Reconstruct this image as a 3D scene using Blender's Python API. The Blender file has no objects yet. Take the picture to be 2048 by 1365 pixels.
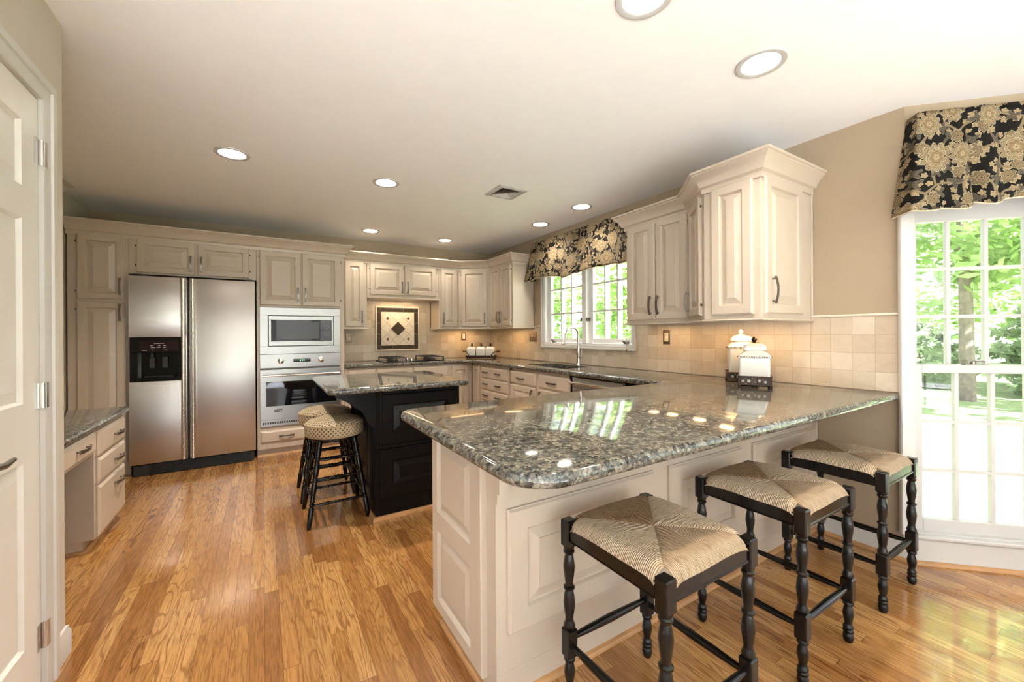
import bpy, bmesh, math, random
from mathutils import Vector, Matrix
R = math.radians
rnd = random.Random(7)
S = bpy.context.scene
COL = S.collection

# ------------------------------------------------------------------ camera
cd = bpy.data.cameras.new('camera'); cam = bpy.data.objects.new('camera', cd); COL.objects.link(cam)
cd.sensor_width = 36; cd.lens = 809.86 / 2048 * 36; cd.shift_y = -14.0 / 2048; cd.clip_start = 0.02; cd.clip_end = 200
cam.location = (0, 0, 1.25)
YAW, ROLL = 0.55134, -0.006242
F = Vector((math.sin(YAW), math.cos(YAW), 0)); R0 = Vector((math.cos(YAW), -math.sin(YAW), 0)); U0 = Vector((0, 0, 1))
Rv = R0 * math.cos(ROLL) + U0 * math.sin(ROLL); Uv = -R0 * math.sin(ROLL) + U0 * math.cos(ROLL)
cam.rotation_euler = Matrix((Rv, Uv, -F)).transposed().to_euler()
S.camera = cam
# ------------------------------------------------------------------ exposure, world, sun
vs = S.view_settings; vs.view_transform = 'Standard'; vs.look = 'None'; vs.gamma = 1; vs.use_curve_mapping = False
vs.exposure = 1.38
W = bpy.data.worlds.new('world'); S.world = W; W.use_nodes = True
wn = W.node_tree.nodes; wl = W.node_tree.links
sky = wn.new('ShaderNodeTexSky'); sky.sky_type = 'NISHITA'; sky.sun_disc = False
sky.sun_elevation = R(52); sky.sun_rotation = R(160); sky.air_density = 1.0; sky.dust_density = 3.0; sky.ozone_density = 0.6
wmx = wn.new('ShaderNodeMixRGB'); wmx.inputs[0].default_value = 0.6; wmx.inputs[2].default_value = (5.6, 5.9, 6.4, 1)
wl.new(sky.outputs[0], wmx.inputs[1]); wl.new(wmx.outputs[0], wn['Background'].inputs[0]); wn['Background'].inputs[1].default_value = 0.30
sd = bpy.data.lights.new('sun', 'SUN'); sd.energy = 33.0; sd.angle = R(0.6); sd.color = (0.92, 0.97, 1.06)
sun = bpy.data.objects.new('sun', sd); COL.objects.link(sun)
SUN_FROM = Vector((0.13, -0.95, 0.84))
sun.rotation_euler = SUN_FROM.to_track_quat('Z', 'Y').to_euler()
S.cycles.max_bounces = 10; S.cycles.diffuse_bounces = 6; S.cycles.glossy_bounces = 4; S.cycles.transparent_max_bounces = 12
S.cycles.sample_clamp_indirect = 6; S.cycles.caustics_reflective = False; S.cycles.caustics_refractive = False
S.cycles.use_denoising = True

def area(name, loc, rot, sx, sy, power, color=(1, 1, 1), portal=False, spread=180):
    d = bpy.data.lights.new(name, 'AREA'); d.shape = 'RECTANGLE'; d.size = sx; d.size_y = sy; d.energy = power; d.color = color
    d.spread = R(spread)
    if portal: d.cycles.is_portal = True
    o = bpy.data.objects.new(name, d); COL.objects.link(o); o.location = loc; o.rotation_euler = rot
    return o

XR, YB, H = 2.98, 5.46, 2.475          # right wall, back wall, ceiling
BC = (2.98, 0.755)                     # corner where the bay begins
q = math.sqrt(0.5)
BL1 = 0.80                             # length of the canted bay walls
B1 = (BC[0] + q * BL1, BC[1] - q * BL1); B2 = (B1[0], -2.2); B3 = (XR, B2[1] - (B1[0] - XR))
YR = -3.7                              # wall behind the camera
XL = -3.7
# daylight portals in the openings
area('daylight_portal_sink', (XR + 0.2, 3.37, 1.63), (0, R(90), 0), 1.0, 1.4, 1, portal=True)
area('daylight_portal_bay_near', (BC[0] + q * .33 + .14, BC[1] - q * .33 + .14, 1.05), (0, R(90), R(45)), 1.85, .56, 1, portal=True)
area('daylight_portal_bay_mid', (B1[0] + 0.2, -1.0, 1.05), (0, R(90), 0), 1.85, 2.1, 1, portal=True)
area('daylight_portal_bay_far', (B3[0] + q * .4 + .14, B3[1] + q * .4 - .14, 1.05), (0, R(90), R(-45)), 1.85, .56, 1, portal=True)
area('daylight_portal_rear', (-0.3, YR - 0.2, 1.2), (R(90), 0, R(0)), 5.6, 1.9, 1, portal=True)
area('daylight_portal_left', (XL - 0.2, -1.4, 1.2), (0, R(-90), 0), 1.9, 3.2, 1, portal=True)

# ------------------------------------------------------------------ geometry helper
class G:
    def __init__(s): s.bm = bmesh.new(); s.mi = 0
    def v(s, p): return s.bm.verts.new(p)
    def f(s, vs):
        try:
            fc_ = s.bm.faces.new(vs); fc_.material_index = s.mi; return fc_
        except ValueError: return None
    def box(s, x0, x1, y0, y1, z0, z1, bev=0, seg=1):
        x0, x1 = min(x0, x1), max(x0, x1); y0, y1 = min(y0, y1), max(y0, y1); z0, z1 = min(z0, z1), max(z0, z1)
        V = [s.v((x, y, z)) for x in (x0, x1) for y in (y0, y1) for z in (z0, z1)]
        fs = [(0, 1, 3, 2), (4, 6, 7, 5), (0, 4, 5, 1), (2, 3, 7, 6), (0, 2, 6, 4), (1, 5, 7, 3)]
        faces = [s.f([V[i] for i in f]) for f in fs]
        if bev:
            es = list({e for f in faces for e in f.edges})
            bmesh.ops.bevel(s.bm, geom=es, offset=bev, segments=seg, affect='EDGES', profile=0.5)
        return s
    def ring(s, pts): return [s.v(p) for p in pts]
    def bridge(s, a, b, close=True):
        n = len(a)
        for i in range(n if close else n - 1):
            j = (i + 1) % n; s.f((a[i], a[j], b[j], b[i]))
    def loft(s, rings, close=True, cap0=True, cap1=True):
        rs = [s.ring(r) for r in rings]
        for a, b in zip(rs, rs[1:]): s.bridge(a, b, close)
        if cap0: s.f(list(reversed(rs[0])))
        if cap1: s.f(rs[-1])
        return s
    def tube(s, path, r, n=8, caps=True):
        P = [Vector(p) for p in path]; m = len(P)
        rr = r if isinstance(r, (list, tuple)) else [r] * m
        t0 = (P[1] - P[0]).normalized(); a = t0.orthogonal().normalized(); rings = []
        for i in range(m):
            t = ((P[min(i + 1, m - 1)] - P[i]).normalized() + (P[i] - P[max(i - 1, 0)]).normalized())
            t = t.normalized() if t.length > 1e-6 else t0
            a = (a - t * a.dot(t)).normalized(); b = t.cross(a)
            rings.append([P[i] + (a * math.cos(2 * math.pi * k / n) + b * math.sin(2 * math.pi * k / n)) * rr[i] for k in range(n)])
        return s.loft(rings, True, caps, caps)
    def lathe(s, prof, c=(0, 0, 0), n=20, axis='z', caps=True, p0=None, p1=None):
        # prof: list of (r, h). With p0,p1: h is a fraction along p0->p1
        rings = []
        if p0 is not None:
            p0 = Vector(p0); p1 = Vector(p1); d = p1 - p0; t = d.normalized(); a = t.orthogonal().normalized(); b = t.cross(a)
            for r, h in prof: rings.append([p0 + d * h + (a * math.cos(2 * math.pi * k / n) + b * math.sin(2 * math.pi * k / n)) * r for k in range(n)])
        else:
            for r, h in prof:
                L = []
                for k in range(n):
                    ca, sa = math.cos(2 * math.pi * k / n) * r, math.sin(2 * math.pi * k / n) * r
                    if axis == 'z': L.append((c[0] + ca, c[1] + sa, c[2] + h))
                    elif axis == 'y': L.append((c[0] + ca, c[1] - h, c[2] + sa))
                    else: L.append((c[0] + h, c[1] + ca, c[2] + sa))
                rings.append(L)
        return s.loft(rings, True, caps, caps)
    def cyl(s, p0, p1, r, n=16): return s.lathe([(r, 0), (r, 1)], p0=p0, p1=p1, n=n)
    def prism(s, poly, z0, z1): return s.loft([[(x, y, z0) for x, y in poly], [(x, y, z1) for x, y in poly]])
    def sweep(s, path, prof, closed=False, side=1, caps=True):
        # path: 2-D points; prof: closed list of (outward offset, z); mitred corners
        rings = []
        for i, (p, nrm) in enumerate(zip(path, miters(path, closed, side))):
            rings.append([(p[0] + nrm[0] * o, p[1] + nrm[1] * o, z) for o, z in prof])
        rs = [s.ring(r) for r in rings]
        pairs = list(zip(rs, rs[1:])) + ([(rs[-1], rs[0])] if closed else [])
        for a, b in pairs: s.bridge(a, b, True)
        if not closed and caps: s.f(list(reversed(rs[0]))); s.f(rs[-1])
        return s
    def rectloops(s, x0, x1, z0, z1, loops, back=False):
        prev = None
        for ins, y in loops:
            r = s.ring([(x0 + ins, y, z0 + ins), (x1 - ins, y, z0 + ins), (x1 - ins, y, z1 - ins), (x0 + ins, y, z1 - ins)])
            if prev: s.bridge(prev, r)
            elif back: s.f(list(reversed(r)))
            prev = r
        s.f(prev)
        return s
    def build(s, name, mat, parent=None, smooth=35, label=None, mats=None):
        bmesh.ops.recalc_face_normals(s.bm, faces=s.bm.faces[:])
        me = bpy.data.meshes.new(name); s.bm.to_mesh(me); s.bm.free()
        for m in (mats or [mat]): me.materials.append(m)
        if smooth:
            me.polygons.foreach_set('use_smooth', [True] * len(me.polygons)); me.set_sharp_from_angle(angle=R(smooth))
        o = bpy.data.objects.new(name, me); COL.objects.link(o)
        if parent: o.parent = parent
        if label: o['label'] = label
        return o

def miters(path, closed, side):
    n = len(path); out = []
    for i in range(n):
        def nd(a, b):
            dx, dy = b[0] - a[0], b[1] - a[1]; l = math.hypot(dx, dy) or 1
            return (dy / l * side, -dx / l * side)
        if closed: n1 = nd(path[i - 1], path[i]); n2 = nd(path[i], path[(i + 1) % n])
        else:
            n1 = nd(path[i - 1], path[i]) if i > 0 else nd(path[0], path[1])
            n2 = nd(path[i], path[i + 1]) if i < n - 1 else n1
        mx, my = n1[0] + n2[0], n1[1] + n2[1]; d = 1 + n1[0] * n2[0] + n1[1] * n2[1]
        out.append((mx / d, my / d) if d > 0.05 else n2)
    return out

def tag(o, label=None, cat=None, group=None, kind=None):
    if label: o['label'] = label
    if cat: o['category'] = cat
    if group: o['group'] = group
    if kind: o['kind'] = kind
    return o
def thing(name, label, cat, loc=(0, 0, 0), rz=0, group=None):
    o = bpy.data.objects.new(name, None); COL.objects.link(o); o.location = loc; o.rotation_euler = (0, 0, R(rz)); o.empty_display_size = .1
    return tag(o, label, cat, group)
def copy_tree(o, parent=None):
    c = o.copy(); COL.objects.link(c)
    if parent: c.parent = parent
    for ch in list(o.children): copy_tree(ch, c)
    return c
def structure(o): o['kind'] = 'structure'; return o

# ------------------------------------------------------------------ materials
class N:
    def __init__(s, name):
        s.m = bpy.data.materials.new(name); s.m.use_nodes = True; s.t = s.m.node_tree; s.b = s.t.nodes['Principled BSDF']
        s._c = None
    def n(s, t, **kw):
        x = s.t.nodes.new(t)
        for k, v in kw.items(): setattr(x, k, v)
        return x
    def l(s, a, b): s.t.links.new(a, b)
    def inp(s, sock, v):
        if hasattr(v, 'is_linked') or isinstance(v, bpy.types.NodeSocket): s.l(v, sock)
        else: sock.default_value = v
    def math(s, op, a, b=0.0, c=0.0):
        x = s.n('ShaderNodeMath', operation=op); s.inp(x.inputs[0], a); s.inp(x.inputs[1], b); s.inp(x.inputs[2], c); return x.outputs[0]
    def obj(s): 
        if not s._c: s._c = s.n('ShaderNodeTexCoord')
        return s._c.outputs['Object']
    def uvc(s):
        if not s._c: s._c = s.n('ShaderNodeTexCoord')
        return s._c.outputs['UV']
    def mapv(s, v, sc=(1, 1, 1), loc=(0, 0, 0), rot=(0, 0, 0)):
        x = s.n('ShaderNodeMapping'); s.l(v, x.inputs[0]); x.inputs['Scale'].default_value = sc; x.inputs['Location'].default_value = loc; x.inputs['Rotation'].default_value = rot; return x.outputs[0]
    def noise(s, v, scale, detail=3, rough=.5, dist=0):
        x = s.n('ShaderNodeTexNoise'); s.l(v, x.inputs['Vector']); x.inputs['Scale'].default_value = scale; x.inputs['Detail'].default_value = detail
        x.inputs['Roughness'].default_value = rough; x.inputs['Distortion'].default_value = dist; return x
    def vor(s, v, scale, feat='F1', dim='3D', rnd=1):
        x = s.n('ShaderNodeTexVoronoi', feature=feat, voronoi_dimensions=dim); s.l(v, x.inputs['Vector']); x.inputs['Scale'].default_value = scale; x.inputs['Randomness'].default_value = rnd; return x
    def ramp(s, fac, stops, const=False):
        x = s.n('ShaderNodeValToRGB'); s.l(fac, x.inputs[0]); e = x.color_ramp.elements
        if const: x.color_ramp.interpolation = 'CONSTANT'
        while len(e) < len(stops): e.new(1)
        for k, (p, c) in zip(e, stops): k.position = p; k.color = (*c, 1) if len(c) == 3 else c
        return x.outputs[0]
    def mix(s, fac, a, b, mode='MIX'):
        x = s.n('ShaderNodeMixRGB', blend_type=mode); s.inp(x.inputs[0], fac)
        for k, v in ((1, a), (2, b)):
            if isinstance(v, tuple): x.inputs[k].default_value = (*v, 1) if len(v) == 3 else v
            else: s.l(v, x.inputs[k])
        return x.outputs[0]
    def sep(s, v): x = s.n('ShaderNodeSeparateXYZ'); s.l(v, x.inputs[0]); return x.outputs
    def comb(s, x=0.0, y=0.0, z=0.0):
        c = s.n('ShaderNodeCombineXYZ')
        for k, v in zip(c.inputs, (x, y, z)): s.inp(k, v)
        return c.outputs[0]
    def bump(s, h, strength=.3, dist=.01):
        x = s.n('ShaderNodeBump'); s.l(h, x.inputs['Height']); x.inputs['Strength'].default_value = strength; x.inputs['Distance'].default_value = dist
        s.l(x.outputs[0], s.b.inputs['Normal']); return s
    def set(s, color=None, rough=None, metal=None, coat=None, spec=None, **kw):
        for k, v in (('Base Color', color), ('Roughness', rough), ('Metallic', metal), ('Coat Weight', coat), ('Specular IOR Level', spec)):
            if v is None: continue
            if isinstance(v, tuple): s.b.inputs[k].default_value = (*v, 1)
            elif isinstance(v, (int, float)): s.b.inputs[k].default_value = v
            else: s.l(v, s.b.inputs[k])
        for k, v in kw.items(): s.b.inputs[k.replace('_', ' ')].default_value = v
        return s

def paint(name, c, rough=.4, var=.04, coat=0, bump=0, spec=.5):
    n = N(name); f = n.noise(n.obj(), 9, 4).outputs[0]
    lo = tuple(x * (1 - var) for x in c); hi = tuple(min(1, x * (1 + var)) for x in c)
    n.set(color=n.ramp(f, [(.3, lo), (.7, hi)]), rough=rough, coat=coat, spec=spec)
    if bump: n.bump(n.noise(n.obj(), 350, 2).outputs[0], bump, .002)
    return n.m
def metal(name, c, rough=.3, stretch=None, aniso=0):
    n = N(name); n.set(color=c, metal=1.0)
    if aniso:
        tg = n.n('ShaderNodeTangent', direction_type='RADIAL', axis='Z'); n.l(tg.outputs[0], n.b.inputs['Tangent']); n.b.inputs['Anisotropic'].default_value = aniso
    sc = stretch or (30, 30, 30)
    f = n.noise(n.mapv(n.obj(), sc), 10, 3).outputs[0]
    n.set(rough=n.ramp(f, [(.3, (rough * .85,) * 3), (.7, (rough * 1.15,) * 3)]))
    if stretch: n.bump(f, .03, .001)
    return n.m
def emit(name, c, st):
    n = N(name); n.set(color=(0.9, 0.9, 0.9)); n.b.inputs['Emission Color'].default_value = (*c, 1); n.b.inputs['Emission Strength'].default_value = st
    return n.m

M = {}
M['cab'] = paint('cabinet_paint', (.495, .415, .325), .33, .02)
M['cabdark'] = paint('toe_kick_paint', (.42, .34, .26), .5)
M['black'] = paint('black_island_paint', (.005, .0045, .0045), .30, .1, spec=.16)
M['stoolblack'] = paint('black_stool_lacquer', (.006, .005, .004), .17, .2, spec=.34)
M['gloss'] = paint('gloss_black', (.005, .005, .005), .12, .1, spec=.3)
M['glassblk'] = paint('black_glass', (.004, .004, .005), .04, .1)
M['wall'] = paint('tan_wall_paint', (.355, .273, .183), .6, .02, bump=.08)
M['wallpale'] = paint('pale_wall_paint', (.54, .485, .41), .6, .02, bump=.08)
M['wallwhite'] = paint('white_wall_paint', (.80, .79, .77), .7, .01)  # unseen rear and left walls made white to bounce more light
M['ceil'] = paint('ceiling_paint', (.87, .86, .84), .8, .01, bump=.05)
M['trim'] = paint('white_trim_paint', (.56, .54, .505), .35, .01)
M['door'] = paint('white_door_paint', (.71, .685, .64), .35, .01)
M['white'] = paint('window_white', (.50, .485, .46), .35, .01)  # same white as the sink casements, darkened in place of dimmer light
M['pewter'] = metal('brushed_pewter', (.22, .20, .18), .36)
M['nickel'] = metal('satin_nickel', (.62, .60, .57), .22)
M['steel'] = metal('brushed_stainless', (.60, .57, .54), .36, (60, 60, .6), .85)
M['steelv'] = metal('brushed_stainless_trim', (.33, .325, .315), .33, (60, 60, .6))
M['doorpull'] = metal('polished_door_edge', (.72, .68, .63), .28)
M['chrome'] = metal('bright_steel', (.75, .73, .70), .12)
M['bronze'] = metal('dark_bronze', (.07, .05, .04), .4)
M['platebronze'] = metal('brown_metal_plate', (.27, .20, .14), .4)
M['iron'] = paint('cast_iron', (.02, .018, .016), .45, .2)
M['oaktrim'] = paint('oak_shoe_trim', (.42, .22, .09), .35, .15)
M['casement'] = paint('window_white_lit', (.76, .75, .73), .35, .01)  # same white as the bay windows, lightened in place of brighter light
M['ceramic'] = paint('cream_ceramic', (.80, .77, .69), .12, .01, coat=.5)
M['bead'] = paint('brown_bead_glaze', (.10, .075, .05), .4, .3)
M['light'] = emit('lamp_lens', (1, .93, .80), 6)
M['green'] = emit('clock_green', (.2, 1, .3), .8)
M['mark'] = paint('printed_marks', (.5, .48, .45), .5)
M['rubber'] = paint('black_plastic', (.015, .015, .015), .5, .2)
M['tassel'] = paint('wood_tassel', (.34, .14, .05), .4)
M['cord'] = paint('cord', (.45, .34, .25), .7)
M['sinkstone'] = paint('black_sink_composite', (.02, .022, .022), .3, .3)
M['felt'] = paint('pale_felt_pad', (.7, .68, .62), .8)

def granite():
    n = N('green_grey_granite'); p = n.obj()
    wob = n.noise(p, 26, 3).outputs['Color']
    pd = n.mix(.022, p, wob, 'ADD')
    v1 = n.vor(pd, 78); v2 = n.vor(pd, 190); big = n.noise(p, 9, 3).outputs[0]
    r1 = n.sep(v1.outputs['Color'])[0]; r2 = n.sep(v2.outputs['Color'])[1]
    f = n.math('ADD', n.math('MULTIPLY', r1, .72), n.math('MULTIPLY', r2, .28))
    f = n.math('ADD', f, n.math('MULTIPLY', n.math('SUBTRACT', big, .5), .35))
    c = n.ramp(f, [(.0, (.018, .015, .013)), (.24, (.040, .038, .034)), (.38, (.075, .083, .075)), (.5, (.135, .135, .115)), (.62, (.075, .060, .050)), (.72, (.185, .168, .13)), (.85, (.26, .235, .18)), (.95, (.12, .135, .125))])
    edge = n.ramp(n.vor(pd, 78, 'DISTANCE_TO_EDGE').outputs['Distance'], [(.0, (.45,) * 3), (.07, (1, 1, 1))])
    n.set(color=n.mix(1, c, edge, 'MULTIPLY'), rough=.06, coat=.0, spec=.62)
    return n.m
M['granite'] = granite()

def oak():
    n = N('oak_strip_floor'); x, y, z = n.sep(n.obj())
    u = n.math('DIVIDE', x, .0585); row = n.math('FLOOR', u); fu = n.math('FRACT', u)
    wn_ = n.n('ShaderNodeTexWhiteNoise', noise_dimensions='1D'); n.l(row, wn_.inputs['W'])
    v = n.math('DIVIDE', n.math('ADD', y, n.math('MULTIPLY', wn_.outputs[0], 7.0)), n.math('ADD', n.math('MULTIPLY', wn_.outputs[0], .5), .62))
    idx = n.math('FLOOR', v); fv = n.math('FRACT', v)
    w2 = n.n('ShaderNodeTexWhiteNoise', noise_dimensions='2D'); n.l(n.comb(row, idx), w2.inputs['Vector'])
    pr = w2.outputs['Value']; rx, ry, rz_ = n.sep(w2.outputs['Color'])
    base = n.ramp(pr, [(.0, (.28, .12, .036)), (.3, (.39, .185, .056)), (.6, (.45, .23, .073)), (.85, (.52, .28, .10)), (1, (.32, .14, .042))])
    # straight fine grain and wandering cathedral grain, offset per board
    gv = n.comb(n.math('ADD', x, n.math('MULTIPLY', rx, 9)), n.math('ADD', n.math('MULTIPLY', y, .055), n.math('MULTIPLY', ry, 5)), rz_)
    fine = n.noise(gv, 190, 3, .6).outputs[0]
    gv2 = n.comb(n.math('ADD', x, n.math('MULTIPLY', rx, 9)), n.math('ADD', n.math('MULTIPLY', y, .11), n.math('MULTIPLY', ry, 5)), rz_)
    warp = n.noise(gv2, 11, 2, .5).outputs[0]
    rings = n.math('SINE', n.math('ADD', n.math('MULTIPLY', warp, 85), n.math('MULTIPLY', fine, 3.0)))
    rings = n.ramp(rings, [(.0, (.0,) * 3), (.60, (.04,) * 3), (.92, (1,) * 3)])
    c = n.mix(n.math('MULTIPLY', n.ramp(fine, [(.42, (0,) * 3), (.66, (1,) * 3)]), .62), base, n.mix(1, base, (.42, .34, .26), 'MULTIPLY'))
    c = n.mix(n.math('MULTIPLY', rings, n.math('MULTIPLY', n.math('ADD', rx, .25), .62)), c, n.mix(1, base, (.36, .27, .2), 'MULTIPLY'))
    eu = n.math('MINIMUM', fu, n.math('SUBTRACT', 1, fu)); ev = n.math('MINIMUM', fv, n.math('SUBTRACT', 1, fv))
    g = n.math('MINIMUM', n.math('DIVIDE', eu, .020), n.math('DIVIDE', ev, .0017)); g = n.math('MINIMUM', g, 1)
    c = n.mix(g, n.mix(1, c, (.30, .24, .2), 'MULTIPLY'), c)
    n.set(color=c, rough=n.ramp(fine, [(.3, (.13,) * 3), (.7, (.20,) * 3)]), spec=.6, coat=.35)
    n.bump(n.math('ADD', n.math('MULTIPLY', g, .8), n.math('MULTIPLY', fine, .15)), .18, .0012)
    return n.m
M['oak'] = oak()

def tile():
    # tumbled stone tiles, 106 mm; object x runs along the wall, object z is height above the counter
    n = N('cream_stone_tile'); x, y, z = n.sep(n.obj())
    u = n.math('DIVIDE', x, .1065); v = n.math('DIVIDE', z, .1065)
    w = n.n('ShaderNodeTexWhiteNoise', noise_dimensions='2D'); n.l(n.comb(n.math('FLOOR', u), n.math('FLOOR', v)), w.inputs['Vector'])
    base = n.ramp(w.outputs['Value'], [(0, (.46, .37, .27)), (.35, (.53, .445, .34)), (.7, (.60, .52, .415)), (1, (.49, .40, .29))])
    cl = n.noise(n.obj(), 22, 5, .6, .6).outputs[0]
    base = n.mix(n.math('MULTIPLY', n.ramp(cl, [(.45, (0,) * 3), (.75, (1,) * 3)]), .35), base, n.mix(1, base, (.72, .66, .58), 'MULTIPLY'))
    fu = n.math('FRACT', u); fv = n.math('FRACT', v)
    e = n.math('MINIMUM', n.math('MINIMUM', fu, n.math('SUBTRACT', 1, fu)), n.math('MINIMUM', fv, n.math('SUBTRACT', 1, fv)))
    e = n.ramp(e, [(.004, (0,) * 3), (.022, (1,) * 3)])
    n.set(color=n.mix(e, (.43, .33, .235), base), rough=.34)
    n.bump(n.math('ADD', e, n.math('MULTIPLY', cl, .25)), .35, .0025)
    return n.m
M['tile'] = tile()

def relief(name, base, hi):
    n = N(name); f = n.noise(n.obj(), 55, 2, .5, 2.5).outputs[0]
    w = n.math('SINE', n.math('MULTIPLY', f, 38))
    n.set(color=n.ramp(w, [(.2, base), (.8, hi)]), rough=.4, metal=.3); n.bump(w, .8, .004); return n.m
M['relief'] = relief('metal_relief_tile', (.045, .035, .027), (.20, .16, .12))
M['stonecream'] = paint('cream_stone', (.70, .62, .50), .35, .05)
M['grout'] = paint('grout', (.45, .37, .28), .7)
M['goldtile'] = relief('gold_accent', (.22, .15, .07), (.42, .32, .18))

def rush():
    n = N('woven_rush'); u, v, _ = n.sep(n.uvc())
    a = n.noise(n.comb(n.math('MULTIPLY', u, 1), n.math('MULTIPLY', v, .10), 0), 260, 3, .6).outputs[0]
    b = n.noise(n.comb(n.math('MULTIPLY', u, 1), n.math('MULTIPLY', v, .25), 3), 60, 3, .6).outputs[0]
    st = n.math('SINE', n.math('MULTIPLY', n.math('ADD', u, n.math('MULTIPLY', b, .004)), 1150))
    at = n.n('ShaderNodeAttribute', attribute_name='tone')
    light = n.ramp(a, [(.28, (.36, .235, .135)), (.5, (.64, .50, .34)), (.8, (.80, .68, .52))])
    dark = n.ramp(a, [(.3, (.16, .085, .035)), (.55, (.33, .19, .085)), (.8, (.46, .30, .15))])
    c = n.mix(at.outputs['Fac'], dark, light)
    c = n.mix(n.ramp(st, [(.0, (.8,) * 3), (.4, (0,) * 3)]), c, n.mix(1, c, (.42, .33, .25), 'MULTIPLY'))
    n.set(color=c, rough=.55); n.bump(n.math('ADD', n.math('MULTIPLY', st, .6), a), .75, .0035); return n.m
M['rush'] = rush()

def dotted():
    n = N('dotted_upholstery'); u, v, _ = n.sep(n.uvc()); k = 1 / .0285
    def lat(off):
        a = n.math('SUBTRACT', n.math('FRACT', n.math('ADD', n.math('MULTIPLY', u, k), off)), .5)
        b = n.math('SUBTRACT', n.math('FRACT', n.math('ADD', n.math('MULTIPLY', v, k), off)), .5)
        return n.math('ADD', n.math('ABSOLUTE', a), n.math('ABSOLUTE', b))
    d = n.math('MINIMUM', lat(0.0), lat(.5))
    f = n.ramp(d, [(.20, (1,) * 3), (.24, (0,) * 3)])
    wv = n.noise(n.mapv(n.uvc(), (1, 1, 1)), 900, 2).outputs[0]
    base = n.ramp(wv, [(.3, (.34, .26, .155)), (.7, (.45, .355, .225))])
    n.set(color=n.mix(f, base, (.035, .024, .016)), rough=.8); n.bump(n.math('ADD', wv, n.math('MULTIPLY', f, -.6)), .35, .002); return n.m
M['dots'] = dotted()
M['piping'] = paint('cushion_piping', (.30, .21, .11), .8, .1)

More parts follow.
